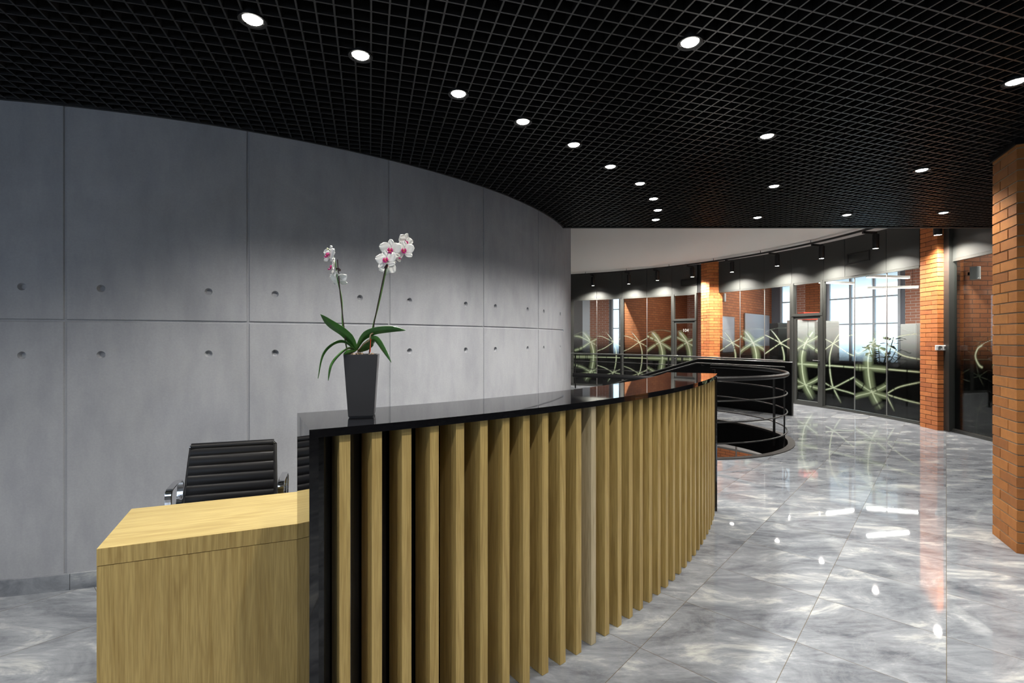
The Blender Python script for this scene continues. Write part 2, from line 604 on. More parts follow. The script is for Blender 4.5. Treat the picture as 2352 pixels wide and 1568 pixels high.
# lower level seen through the opening
mb = MB()
mb.quad((-4, 2, -4.2), (12, 2, -4.2), (12, 19, -4.2), (-4, 19, -4.2))
struct(mb.build('floor_lower', 'marble'))
mb = MB()
GA = arc(GC, GR, R(-10), R(75), 40)
for i in range(40):
    a, b_ = GA[i], GA[i + 1]
    mb.quad((a.x, a.y, -1.4), (b_.x, b_.y, -1.4), (b_.x, b_.y, -0.42), (a.x, a.y, -0.42))
struct(mb.build('wall_lower_panels', 'pale_sheet'))
mb = MB()
arc_slab(mb, GC, GR - .04, GR, R(-10), R(75), -1.43, -1.39, 40)
for k in range(0, 85, 6):
    p = pol(GC, GR - .03, R(-9 + k)); mb.box((p.x, p.y, -2.3), (.03, .03, 3.8))
struct(mb.build('trim_3', 'light_sheet'))
mb = MB()
for i in range(40):
    a, b_ = GA[i], GA[i + 1]
    u0, u1 = GR * R(85) * i / 40, GR * R(85) * (i + 1) / 40
    mb.quad((a.x, a.y, -4.2), (b_.x, b_.y, -4.2), (b_.x, b_.y, -1.4), (a.x, a.y, -1.4), uvs=[(u0, 0), (u1, 0), (u1, 2.8), (u0, 2.8)])
struct(mb.build('wall_lower_brick', 'brick_wall'))
mb = MB()
mb.quad((-4, 2, -4.2), (12, 2, -4.2), (12, 2, -.02), (-4, 2, -.02)); mb.quad((-4, 2, -4.2), (-4, 19, -4.2), (-4, 19, -.02), (-4, 2, -.02))
mb.quad((12, 2, -4.2), (12, 19, -4.2), (12, 19, -.02), (12, 2, -.02)); mb.quad((-4, 19, -4.2), (12, 19, -4.2), (12, 19, -.02), (-4, 19, -.02))
struct(mb.build('wall_lower_outer', 'grey_wall'))
light('POINT', (4.6, 10.6, -1.3), 130, name='lower_level_light', size=.2)  # added lamp without a fixture, brightens the lower-level panels

# ------------------------------------------------------------------ curved concrete wall with joints and tie holes
JA = [R(-74.35 + 11.45 * k) for k in range(-5, 6)]
A_END = R(-17.75)
A_BEG = R(-140)
JA = [a for a in JA if A_BEG < a < A_END - .01]
hole_px = [50, 232, 479, 632, 827, 941, 1070, 1138, 1212, 1249, 1287]


def wall_ang(px):
    d = Vector(((px - 1176) / F, 1.0)); c = WC
    a = d.dot(d); b_ = -2 * d.dot(c); k = c.dot(c) - WR * WR
    t = (-b_ - math.sqrt(b_ * b_ - 4 * a * k)) / 2 / a
    return ang(d * t, c)


HA = sorted([wall_ang(p) for p in hole_px])
# continue the pattern to the left of the picture
step = R(11.45)
HA = [HA[1] - step * k for k in (1, 2, 3, 4)][::-1][:-1] + HA
HA = sorted(set([HA[i] for i in range(len(HA))]))
HZs = [1.5 + (HZ - 662) / 152 * .41 - 0.005, 1.5 - (814 - HZ) / 152 * .41 + 0.0]
HOLE_R = 0.0225
dl = HOLE_R * 1.35
gw = 0.0095
angs = set([A_BEG, A_END])
for j in JA:
    for q in (-gw, -gw * .5, gw * .5, gw):
        angs.add(j + q / WR)
cells = []
for h in HA:
    angs.add(h - dl / WR); angs.add(h + dl / WR)
al = sorted(angs)
fill = []
for a, b_ in zip(al, al[1:]):
    k = max(1, int((b_ - a) / R(1.2)))
    fill += [a + (b_ - a) * i / k for i in range(k)]
al = fill + [al[-1]]
ZJ = 1.5 + (HZ - 738) / 152 * .41 + 0.002
zl = [0.0, ZJ - gw, ZJ - gw * .5, ZJ + gw * .5, ZJ + gw, H2]
for z in HZs:
    zl += [z - dl, z + dl]
zl = sorted(zl)


def groove(a, z):
    da = min((abs(a - j) for j in JA), default=9) * WR
    g = 0.0
    if da < gw * .6 or abs(z - ZJ) < gw * .6:
        g = 0.008
    return g


mb = MB()
idx = {}
for i, a in enumerate(al):
    for k, z in enumerate(zl):
        p = pol(WC, WR - groove(a, z), a, z)
        idx[i, k] = len(mb.v); mb.v.append(tuple(p))
for i in range(len(al) - 1):
    for k in range(len(zl) - 1):
        am, zm = (al[i] + al[i + 1]) / 2, (zl[k] + zl[k + 1]) / 2
        q = (idx[i, k], idx[i + 1, k], idx[i + 1, k + 1], idx[i, k + 1])
        if any(abs(am - h) < .3 * dl / WR for h in HA) and any(abs(zm - z) < .3 * dl for z in HZs):
            m_ = 24
            base = len(mb.v)
            for rr, dep in ((1.0, 0), (0.93, 0.004), (0.62, 0.021), (0.0, 0.021)):
                for j in range(m_):
                    t = 2 * PI * j / m_
                    mb.v.append(tuple(pol(WC, WR - dep, am + HOLE_R * rr * math.cos(t) / WR, zm + HOLE_R * rr * math.sin(t))))
            for l in range(3):
                for j in range(m_):
                    j2 = (j + 1) % m_
                    mb.f.append((base + l * m_ + j, base + l * m_ + j2, base + (l + 1) * m_ + j2, base + (l + 1) * m_ + j))
            # square to circle
            b2 = len(mb.v)
            for j in range(m_):
                t = 2 * PI * j / m_
                c, s_ = math.cos(t), math.sin(t)
                kk = dl / max(abs(c), abs(s_))
                mb.v.append(tuple(pol(WC, WR, am + kk * c / WR, zm + kk * s_)))
            for j in range(m_):
                j2 = (j + 1) % m_
                mb.f.append((b2 + j, b2 + j2, base + j2, base + j))
        else:
            mb.f.append(q)
# end face of the wall
pe = pol(WC, WR, A_END)
pt = Vector((0.835, 6.90))     # far side of the wall end (px 1310)
jn = Vector((pt.x - pe.x, pt.y - pe.y)).normalized()
mb.quad((pe.x, pe.y, 0), (pt.x, pt.y, 0), (pt.x, pt.y, H2), (pe.x, pe.y, H2))
struct(mb.build('wall_left', 'concrete'), 'curved grey concrete wall with joints and round tie holes')
mb = MB()
mb.quad((pt.x, pt.y, 0), (1.0, 16.6, 0), (1.0, 16.6, H2), (pt.x, pt.y, H2))
struct(mb.build('wall_core', 'grey_wall'))
# marble skirting
mb = MB()
sa = A_BEG
while sa < A_END:
    sb = min(sa + R(6.6), A_END)
    arc_slab(mb, WC, WR - .01, WR + .014, sa + .0003, sb - .0003, 0.0, 0.096, 6)
    sa = sb
struct(mb.build('baseboard_left', 'skirting'), 'grey marble skirting along the concrete wall')

# rear enclosure
mb = MB()
mb.quad((-8, -4, 0), (-8, 6, 0), (-8, 6, H2), (-8, -4, H2))
struct(mb.build('wall_side', 'grey_wall'))
mb = MB()
for xa, xb, za, zb in ((-8, -7.4, 0, H2), (-.4, 9, 0, H2), (-7.4, -.4, 0, 1.2), (-7.4, -.4, 2.3, H2)):
    mb.box(((xa + xb) / 2, -4, (za + zb) / 2), (xb - xa, .1, zb - za))
struct(mb.build('wall_rear', 'white_wall'))
mb = MB()  # window added out of view to bring bluish daylight into the lobby
for i in range(6):
    mb.box((-7.4 + 1.4 * i, -4, 1.75), (.07, .08, 1.1))
for z in (1.22, 2.28): mb.box((-3.9, -4, z), (7, .08, .05))
struct(mb.build('window_90', 'window_frame'), 'unseen window added behind the viewer for daylight')
pl_ = light('AREA', (-3.9, -3.93, 1.75), 1.0, name='window_portal', rot=(R(90), 0, 0), size=7, sy=1.1)
pl_.data.cycles.is_portal = True
mb = MB()
mb.quad((7.15, 6.7, 0), (9, 6.7, 0), (9, 6.7, H2), (7.15, 6.7, H2))
mb.quad((9, -4, 0), (9, 6.7, 0), (9, 6.7, H2), (9, -4, H2))
struct(mb.build('wall_right', 'grey_wall'))

# ------------------------------------------------------------------ ceilings
mb = MB()
mb.quad((-9, CE, H2), (-9, 22, H2), (14, 22, H2), (14, CE, H2))
struct(mb.build('ceiling', 'white_ceiling'), 'plain white ceiling beyond the dark grid')
mb = MB()
mb.quad((-9, -4, H2 - .25), (-9, CE, H2 - .25), (14, CE, H2 - .25), (14, -4, H2 - .25))
struct(mb.build('ceiling_void', 'void'))
mb = MB()
mb.box((5.0, CE + .02, (HC + H2) / 2 - .01), (9.0, .04, H2 - HC - .02))
mb.box((5.0, CE - .02, HC + .02), (9.0, .05, .055))
struct(mb.build('trim_4', 'black_panel'), 'black fascia at the edge of the grid ceiling')

mb = MB()
TA = R(16.3)
da = Vector((-math.sin(TA), math.cos(TA))); db = Vector((math.cos(TA), math.sin(TA)))
CELL = 0.0755
OR0 = Vector((-0.436, 2.049))       # one crossing of the grid


def clip_line(p, d):
    """t intervals where p+t d is inside the ceiling outline and outside the wall cylinder"""
    t0, t1 = -30.0, 30.0
    for nrm, lim in ((Vector((0, 1)), CE), (Vector((0, -1)), 3.9), (Vector((1, 0)), 8.9), (Vector((-1, 0)), 7.9)):
        dn, pn = d.dot(nrm), p.dot(nrm)
        if abs(dn) < 1e-9:
            if pn > lim: return []
            continue
        t = (lim - pn) / dn
        if dn > 0: t1 = min(t1, t)
        else: t0 = max(t0, t)
    if t0 >= t1: return []
    q = p - WC
    b_, c = q.dot(d), q.dot(q) - (WR + .004) ** 2
    D = b_ * b_ - c
    if D <= 0: return [(t0, t1)]
    s0, s1 = -b_ - math.sqrt(D), -b_ + math.sqrt(D)
    out = []
    if t0 < min(s0, t1): out.append((t0, min(s0, t1)))
    if max(s1, t0) < t1: out.append((max(s1, t0), t1))
    return out


for (d, o_, hh) in ((da, db, 0.0), (db, da, 0.0006)):
    for k in range(-150, 150):
        p = OR0 + o_ * (k * CELL)
        for s0, s1 in clip_line(p, d):
            if s1 - s0 < .02: continue
            c = p + d * ((s0 + s1) / 2)
            mb.box((c.x, c.y, HC + .02 + hh), (s1 - s0, .0078, .04), (Vector((d.x, d.y, 0)), Vector((-d.y, d.x, 0)), Vector((0, 0, 1))))
struct(mb.build('ceiling_grid', 'grid'), 'black open cell grid ceiling')
# dark edge strip where the grid meets the wall
mb = MB()
arc_slab(mb, WC, WR, WR + .018, R(-139), A_END, HC - .004, HC + .05, 120)
struct(mb.build('trim_5', 'grid'))

# ------------------------------------------------------------------ downlights
def downlight(p, label, group=None):
    t = thing('downlight', label, 'light', (p.x, p.y, HC), 0, group)
    m1 = MB(); m1.lathe([(.046, -.006), (.058, -.008), (.060, .0), (.060, .06), (.034, .06)], n=28)
    m1.build('housing', 'black', t, smooth=True)
    m2 = MB(); m2.lathe([(.0, -.010), (.018, -.0095), (.034, -.006), (.040, -.001), (.041, .004)], n=28)
    m2.build('lens', 'lens', t, smooth=True)
    light('SPOT', (0, 0, -.02), DOWN_W, t, angle=128, blend=.75, size=.035, col=(1, .955, .88))
    return t


rows = [
    ('%s in the row along the concrete wall', [(580, 45), (828, 127), (1053, 215), (1201, 279), (1318, 332), (1402, 382), (1470, 421), (1501, 456), (1511, 482), (1506, 504)]),
    ('%s in the row over the middle of the lobby', [(1585, 97), (1762, 312), (1778, 427), (1740, 499)]),
    ('%s in the row towards the brick pillars', [(2333, 187), (2117, 390), (2167, 488), (1945, 493)])]
orders = [['nearest and leftmost bright downlight', 'second nearest downlight', 'third nearest downlight', 'fourth nearest downlight', 'fifth nearest downlight', 'sixth nearest downlight', 'seventh nearest downlight', 'third downlight from the far end', 'next to last downlight', 'farthest and lowest small downlight'],
          ['nearest and biggest downlight', 'second nearest downlight', 'third nearest downlight', 'farthest downlight'],
          ['downlight at the right picture edge', 'downlight just left of the near brick pillar', 'small downlight low beside the near brick pillar', 'small downlight low and farthest left']]
for (txt, pts), ords in zip(rows, orders):
    for (px, py), o_ in zip(pts, ords):
        downlight(at(px, py, HC), txt % o_, 'recessed ceiling downlights')
for (x, y) in ((-2.2, 1.05), (-3.3, 1.0), (-1.2, 0.2), (-2.6, -0.6), (0.2, -1.0), (1.4, 1.0), (3.0, 1.6), (2.0, -0.8), (4.6, 2.6), (4.2, 0.2), (-4.4, 0.6), (0.2, 1.0), (5.9, 1.4), (6.3, 3.9)):
    t = downlight(Vector((x, y)), 'downlight outside the picture above the near floor', 'recessed ceiling downlights')

# ------------------------------------------------------------------ reception counter
A0, A1 = R(-61.15), R(-24.75)
CZ = 1.20
counter = thing('reception_counter', 'curved reception counter with glossy black top and upright oak fins', 'counter', tuple(pol(CC, CRF, (A0 + A1) / 2)))
cl = Vector(counter.location)


def cbuild(mb, name, mat, **k):
    mb.v = [tuple(Vector(p) - cl) for p in mb.v]
    return mb.build(name, mat, counter, **k)


mb = MB(); arc_slab(mb, CC, CRB, CRF, A0, A1, CZ - .028, CZ, 90)
cbuild(mb, 'countertop', 'black_glass')
for a_, s_ in ((A0, 1), (A1, -1)):
    mb = MB(); w = .029 / CRF
    a2, b2 = (a_, a_ + w) if s_ > 0 else (a_ - w, a_)
    arc_slab(mb, CC, CRB, CRF, a2, b2, 0.0, CZ - .0281, 1)
    cbuild(mb, 'end_panel', 'black_glass')
mb = MB(); arc_slab(mb, CC, 5.60, 5.63, A0 + .0052, A1 - .0052, .0, CZ - .0285, 90)
cbuild(mb, 'back_panel', 'black_glass')
SL = R(1.09)
slats = []
k = 0
while True:
    a = R(-60.0) + SL * k
    if a > A1 - R(.7): break
    p = pol(CC, 5.795 - .0725, a, (CZ - .029) / 2)
    ra = Vector((math.cos(a), math.sin(a), 0)); ta = Vector((-math.sin(a), math.cos(a), 0))
    if k == 0:
        m1 = MB(); m1.box((0, 0, 0), (.145, .037, CZ - .030))
        s0 = m1.build('slat', 'oak', counter, bevel=.0012)
        so = s0
    else:
        so = s0.copy(); COL.objects.link(so); so.parent = counter
    so.location = p - cl
    so.rotation_euler = (0, 0, a)
    if k == 11:
        so.material_slots[0].link = 'OBJECT'; so.material_slots[0].material = M['oak_pale']; so['label'] = 'paler oak fin'
    k += 1

# ------------------------------------------------------------------ oak desk
DZ = .75
fl, bl = at(222, 1260, DZ), at(302, 1168, DZ)
c0 = pol(CC, CRF, A0); c1 = pol(CC, CRB, A0)
pd = Vector((c1.x - c0.x, c1.y - c0.y, 0)).normalized()
off = Vector((-pd.y, pd.x, 0)) * .0002
fr = Vector((c1.x, c1.y, DZ)) + off
dd = (fr - fl)
br = None
# right end runs on in the plane of the counter's end panel
u = (Vector((fr.x, fr.y)) - Vector((fl.x, fl.y))).normalized()
br = bl + Vector((u.x, u.y, 0)) * 1.0
fr2 = pol(CC, CRB - .01, A0 + R(.35), DZ)
fr3 = pol(CC, CRB - .01, A0 + R(3.2), DZ)
desk = thing('oak_desk', 'light oak desk joined to the left end of the curved counter', 'desk', tuple(((fl + fr + bl + br) / 4).xy) + (0,))
dl0 = Vector(desk.location); dl0.z = 0
rot = math.atan2(u.y, u.x)
desk.rotation_euler = (0, 0, rot)
RM = Matrix.Rotation(-rot, 3, 'Z')


def dloc(p):
    return RM @ (Vector((p[0], p[1], 0)) - dl0)


mb = MB(); mb.prism([dloc(p) for p in (fl, fr, fr2, fr3, br, bl)], DZ - .062, DZ)
mb.build('worktop', 'oak_top', desk, bevel=.0008)
# the edge band and the panels have upright grain
F_, B_, G_, K_ = dloc(fl), dloc(fr), dloc(br), dloc(bl)
n_ = Vector((0, -1, 0))
mb = MB(); mb.prism([F_ + n_ * .0012, B_ + n_ * .0012, B_ - n_ * .0005, F_ - n_ * .0005], DZ - .062, DZ - .0006)
mb.build('edge_band', 'oak', desk)
mb = MB(); mb.prism([F_, B_, B_ - n_ * .022, F_ - n_ * .022], 0.0, DZ - .0645)
mb.build('front_panel', 'oak', desk)
sd = (K_ - F_).normalized(); sp = Vector((sd.y, -sd.x, 0))
mb = MB(); f2, k2 = F_ + sd * .024, K_
mb.prism([f2, f2 + sp * .022, k2 + sp * .022, k2], 0.0, DZ - .0645)
mb.build('side_panel', 'oak', desk)

# ------------------------------------------------------------------ office chair
CH_R = R(17.2)
chair = thing('office_chair', 'black ribbed leather office chair with chrome arms behind the oak desk', 'chair', (-1.46, 2.42, 0), CH_R)


def ribbed(width0, width1, path, thick=.019, pitch=.058, n=26):
    """ribbed cushion swept along a side profile (y,z): path -> vertices; ribs across x"""
    mb = MB()
    P = [Vector((0, y, z)) for y, z in path]
    L_ = [0]
    for a, b_ in zip(P, P[1:]): L_.append(L_[-1] + (b_ - a).length)
    tot = L_[-1]; m = int(tot / pitch * 18)
    ring = []
    for i in range(m + 1):
        s_ = tot * i / m
        j = max(k for k in range(len(L_)) if L_[k] <= s_ + 1e-9); j = min(j, len(P) - 2)
        t = (s_ - L_[j]) / (L_[j + 1] - L_[j])
        p = P[j].lerp(P[j + 1], t)
        tg = (P[j + 1] - P[j]).normalized()
        nn = Vector((0, -tg.z, tg.y))         # towards the sitter
        ph = (s_ / pitch) % 1.0
        h = thick * (.62 + .38 * abs(math.sin(PI * ph)) ** .45)
        w = (width0 + (width1 - width0) * s_ / tot) / 2
        row = []
        for x, e in ((-w, .3), (-w * .97, .8), (-w * .85, 1), (0, 1), (w * .85, 1), (w * .97, .8), (w, .3)):
            row.append(p + Vector((x, 0, 0)) + nn * (h * e))
        for x, e in ((w, .3), (w * .97, .8), (0, 1), (-w * .97, .8), (-w, .3)):
            row.append(p + Vector((x, 0, 0)) - nn * (h * e * .7))
        ring.append([len(mb.v) + k for k in range(len(row))])
        mb.v += [tuple(q) for q in row]
    for a, b_ in zip(ring, ring[1:]):
        for k in range(len(a)):
            k2 = (k + 1) % len(a)
            mb.f.append((a[k], a[k2], b_[k2], b_[k]))
    mb.f.append(tuple(ring[0])); mb.f.append(tuple(reversed(ring[-1])))
    return mb


back_path = [(.205, .47), (.222, .55), (.242, .66), (.262, .76), (.285, .86), (.300, .905)]
mb = ribbed(.455, .418, back_path, pitch=.0505)
mb.build('backrest', 'leather', chair, smooth=True)
mb = MB(); mb.tube([(-.203, .298, .915), (.203, .298, .915)], .019, 16)
mb.build('headroll', 'leather', chair, smooth=True)
seat_path = [(-.27, .415), (-.25, .445), (-.18, .455), (.0, .445), (.12, .44), (.19, .45)]
mb = ribbed(.46, .46, seat_path, pitch=.0505)
mb.build('seat', 'leather', chair, smooth=True)
for sx in (-1, 1):
    mb = MB()
    xs = lambda z: sx * (.232 if z < .5 else .232 - .02 * (z - .5) / .4)
    pts = [(sx * .24, -.26, .415), (sx * .24, -.18, .437), (sx * .24, .02, .427), (sx * .24, .15, .43)] + [(xs(z) - sx * .004, y + .012, z) for y, z in back_path] + [(sx * .208, .305, .905)]
    mb.tube(pts, .010, 10)
    mb.build('side_rail', 'rubber', chair, smooth=True)
    mb = MB()
    ax = sx * .262
    loop = [(ax, .145, .62), (ax, .140, .69), (ax, .148, .718), (ax, .165, .728), (ax, .20, .733), (ax, .26, .740), (ax, .30, .738), (ax, .322, .722), (ax, .322, .68), (ax, .30, .60), (ax, .25, .50), (ax, .22, .455), (ax, .19, .445), (ax, .16, .455), (ax, .15, .50)]
    LP = [Vector(p) for p in loop]
    m_ = len(LP)
    # flat strap section: wide across x
    base = len(mb.v)
    for i, p in enumerate(LP):
        t = (LP[(i + 1) % m_] - LP[i - 1]).normalized()
        nn = Vector((0, -t.z, t.y))
        for x, h in ((-.0165, -.004), (.0165, -.004), (.0165, .004), (-.0165, .004)):
            mb.v.append(tuple(p + Vector((x, 0, 0)) + nn * h))
    for i in range(m_):
        i2 = (i + 1) % m_
        for j in range(4):
            j2 = (j + 1) % 4
            mb.f.append((base + i * 4 + j, base + i * 4 + j2, base + i2 * 4 + j2, base + i2 * 4 + j))
    ar = mb.build('armrest', 'chrome', chair, smooth=False, bevel=.003)
    sdv = ar.modifiers.new('round', 'SUBSURF'); sdv.levels = 2; sdv.render_levels = 2
    mb = MB(); mb.tube([(sx * .2, .298, .915), (sx * .2105, .298, .915)], .008, 12); mb.build('end_cap', 'chrome', chair, smooth=True)
    for (y, z) in ((.262, .655), (.14, .44)):
        m2 = MB(); m2.tube([(sx * .225, y, z), (sx * .262, y, z)], .008, 10); m2.tube([(sx * .238, y, z), (sx * .246, y, z)], .012, 10)
        m2.build('bolt', 'chrome', chair, smooth=True)
mb = MB(); mb.lathe([(.028, .10), (.028, .24), (.018, .24), (.018, .40), (.05, .40), (.05, .42)], n=20, cap=True)
mb.box((0, 0, .41), (.30, .10, .02)); mb.box((0, 0, .425), (.48, .05, .012))
mb.build('column', 'chrome', chair, smooth=True)
for k in range(5):
    a = 2 * PI * k / 5 + .3
    mb = MB(); mb.tube([(0, 0, .115), (.15 * math.cos(a), .15 * math.sin(a), .10), (.29 * math.cos(a), .29 * math.sin(a), .072)], [.024, .018, .013], 10)
    mb.build('base_leg', 'chrome', chair, smooth=True)
    mb = MB(); c, s_ = math.cos(a), math.sin(a)
    for q in (-.014, .014):
        ctr = Vector((.29 * c - s_ * q, .29 * s_ + c * q, .028))
        mb.tube([ctr + Vector((-s_, c, 0)) * -.009, ctr + Vector((-s_, c, 0)) * .009], .028, 18)
    mb.tube([(.29 * c, .29 * s_, .03), (.29 * c, .29 * s_, .075)], .007, 8)
    mb.build('caster', 'rubber', chair, smooth=True)

# ------------------------------------------------------------------ orchid
OY = 1.86
OP = atY(829, 961, OY); OP.z = CZ
orchid = thing('potted_orchid', 'white orchid with pink lips in a tall square graphite planter on the counter', 'plant', tuple(OP))


def ol(px, py, dy=0.0):
    return atY(px, py, OY + dy) - OP


# planter: tapered square, rotated a little
pa = R(12)
ex = Vector((math.cos(pa), math.sin(pa), 0)); ey = Vector((-math.sin(pa), math.cos(pa), 0))
pc = ey * .05


def sqr(h, z, c=pc):
    return [c + ex * (sx * h) + ey * (sy * h) + Vector((0, 0, z)) for sx, sy in ((-1, -1), (1, -1), (1, 1), (-1, 1))]


mb = MB()
lv = [sqr(.044, .0), sqr(.044, .004), sqr(.0465, .004), sqr(.0475, .008), sqr(.0625, .239), sqr(.0625, .2425), sqr(.0555, .2425), sqr(.054, .205)]
for q in lv: mb.v += [tuple(p) for p in q]
for i in range(len(lv) - 1):
    for j in range(4):
        j2 = (j + 1) % 4
        mb.f.append((4 * i + j, 4 * i + j2, 4 * i + 4 + j2, 4 * i + 4 + j))
mb.f.append((3, 2, 1, 0)); b_ = 4 * (len(lv) - 1); mb.f.append((b_, b_ + 1, b_ + 2, b_ + 3))
mb.build('planter', 'pot', orchid, bevel=.0015)
mb = MB()
for i in range(60):
    c = pc + ex * random.uniform(-.044, .044) + ey * random.uniform(-.044, .044) + Vector((0, 0, random.uniform(.225, .24)))
    q = Matrix.Rotation(random.uniform(0, 6), 3, (random.random(), random.random(), random.random() + .1))
    mb.box(c, (.018, .010, .006), (q @ Vector((1, 0, 0)), q @ Vector((0, 1, 0)), q @ Vector((0, 0, 1))))
bk = mb.build('bark_chips', 'bark', orchid); bk['kind'] = 'stuff'


def spline(pts, n=24):
    pts = [Vector(p) for p in pts]
    P = [pts[0] * 2 - pts[1]] + pts + [pts[-1] * 2 - pts[-2]]
    out = []
    segs = len(pts) - 1
    for i in range(n + 1):
        t = segs * i / n; k = min(int(t), segs - 1); t -= k
        a, b, c, d = P[k], P[k + 1], P[k + 2], P[k + 3]
        out.append(.5 * ((2 * b) + (c - a) * t + (2 * a - 5 * b + 4 * c - d) * t * t + (3 * b - a - 3 * c + d) * t ** 3))
    return out


def leaf(pts, wid, side, fold=.35):
    C_ = spline(pts, 26); mb = MB(); rows_ = []
    for i, p in enumerate(C_):
        t = i / 26
        tg = (C_[min(i + 1, 26)] - C_[max(i - 1, 0)]).normalized()
        sd_ = (Vector(side) - tg * Vector(side).dot(tg)).normalized()
        nn = tg.cross(sd_).normalized()
        if nn.z < 0: nn = -nn
        w = wid * (.35 + .65 * min(1, t / .35)) * (1 - max(0, (t - .6) / .4) ** 2.2) + .0004
        row = []
        for q in (-1, -.6, -.2, 0, .2, .6, 1):
            row.append(p + sd_ * (w * q) + nn * (fold * w * abs(q) ** 1.3 - .15 * w * (1 - abs(q))))
        r2 = [v - nn * .0016 for v in row]
        rows_.append([len(mb.v) + k for k in range(14)])
        mb.v += [tuple(v) for v in row + r2[::-1]]
    for a, b in zip(rows_, rows_[1:]):
        for k in range(14):
            k2 = (k + 1) % 14
            mb.f.append((a[k], a[k2], b[k2], b[k]))
    mb.f.append(tuple(rows_[0])); mb.f.append(tuple(reversed(rows_[-1])))
    mb.build('leaf', 'leaf', orchid, smooth=True)


oc = (0, .045)
leaf([ol(818, 803, .05), ol(808, 783, .04), ol(788.5, 763, .02), ol(759, 743, 0.0), ol(735.7, 721, -.03)], .0165, (.5, -.2, .85), .15)
leaf([ol(818, 803, .05), ol(834, 776, .04), ol(856, 762, .02), ol(897, 756, .0), ol(932, 758, -.02)], .0150, (.0, -.55, .8), .2)
leaf([ol(818, 805, .05), ol(791.4, 786, .02), ol(765, 791, -.01), ol(741.6, 817, -.04), ol(729.9, 869, -.06)], .0125, (.35, -.8, .35), .3)
leaf([ol(816, 806, .04), ol(800, 800, -.01), ol(780, 814, -.055), ol(762, 838, -.075), ol(753.3, 874, -.085)], .0125, (.6, -.7, .2), .3)
leaf([ol(822, 806, .06), ol(843, 788, .04), ol(861.8, 779, .02), ol(879.4, 801, .0), ol(899, 832, -.02)], .0135, (.75, -.6, .3), .3)
leaf([ol(816, 806, .03), ol(806, 808, -.0), ol(798, 809, -.03), ol(788, 813, -.05)], .0085, (.0, -.8, .6), .3)
leaf([ol(824, 806, .06), ol(838, 797, .04), ol(853, 786, .03), ol(866, 777, .05)], .0160, (.1, -.4, .9), .2)
# stems and stakes
mb = MB(); s1 = spline([ol(849, 809, .06), ol(856, 754, .05), ol(871, 693, .03), ol(883, 637, .02), ol(888, 612, .0), ol(899, 592, .01), ol(912, 574, .03), ol(930, 563, .05), ol(944, 572, .06), ol(949, 572, .06)], 50)
mb.tube(s1, [.0032 - .0017 * i / 50 for i in range(51)], 10); mb.build('stem', 'stem', orchid, smooth=True)
mb = MB(); s2 = spline([ol(797, 803, .04), ol(787, 745, .04), ol(785, 690, .03), ol(775, 640, .02), ol(770, 602, .01), ol(763, 583, .0), ol(754, 572, -.01)], 50)
mb.tube(s2, [.0030 - .0017 * i / 50 for i in range(51)], 10); mb.build('stem', 'stem', orchid, smooth=True)
mb = MB(); mb.tube([ol(848, 812, .045), ol(862, 727, .03), ol(887, 607, -.006)], .0022, 8)
mb.tube([ol(885.5, 616, -.004), ol(888, 606, -.006)], .0058, 10); mb.build('support_stake', 'stake', orchid, smooth=True)
mb = MB(); mb.tube([ol(796.5, 806, .03), ol(781, 672, .02), ol(775, 596, .01)], .0021, 8)
mb.box(ol(776, 617, .008), (.012, .008, .006)); mb.box(ol(780, 620, .006), (.008, .006, .008)); mb.build('support_stake', 'stake', orchid)
mb = MB(); mb.tube([ol(850, 809, .02), ol(852, 772, .02)], .0016, 8); m_ = mb.build('marker_stick', 'red_tag', orchid)
tag(m_, 'red stick')
mb = MB(); mb.tube(spline([ol(822, 805, .03), ol(836, 790, .01), ol(848, 781, .0), ol(852, 768, .01), ol(862, 763, .03)], 20), .0028, 8); mb.build('root', 'bark', orchid, smooth=True)
for p in (ol(949, 571, .06), ol(752, 571, -.01)):
    mb = MB(); mb.lathe([(0, -.004), (.003, -.002), (.0035, .001), (0, .005)], p, 10); mb.build('bud', 'petal_green', orchid, smooth=True)


def petal(mb, L0, Wd, angle, tip, base_r=.003, cup=.25, mat=None):
    """round petal in the flower's xz plane (front is -y), growing at angle"""
    d = Vector((math.sin(angle), 0, math.cos(angle))); s_ = Vector((math.cos(angle), 0, -math.sin(angle)))
    n_l, n_w = 9, 6
    idx_ = []
    for i in range(n_l + 1):
        t = i / n_l
        w = Wd * math.sin(PI * min(1, (t * .93 + .03)) ** tip) ** .6
        r_ = []
        for j in range(-n_w, n_w + 1):
            q = j / n_w
            y = -cup * L0 * (t * t) * .35 + cup * .5 * Wd * q * q + .002 * math.sin(9 * t + 5 * q)
            p = d * (base_r + L0 * t) + s_ * (w * q) + Vector((0, y, 0))
            r_.append(len(mb.v)); mb.v.append(tuple(p))
        idx_.append(r_)
    for a, b in zip(idx_, idx_[1:]):
        for j in range(2 * n_w):
            mb.f.append((a[j], a[j + 1], b[j + 1], b[j]))


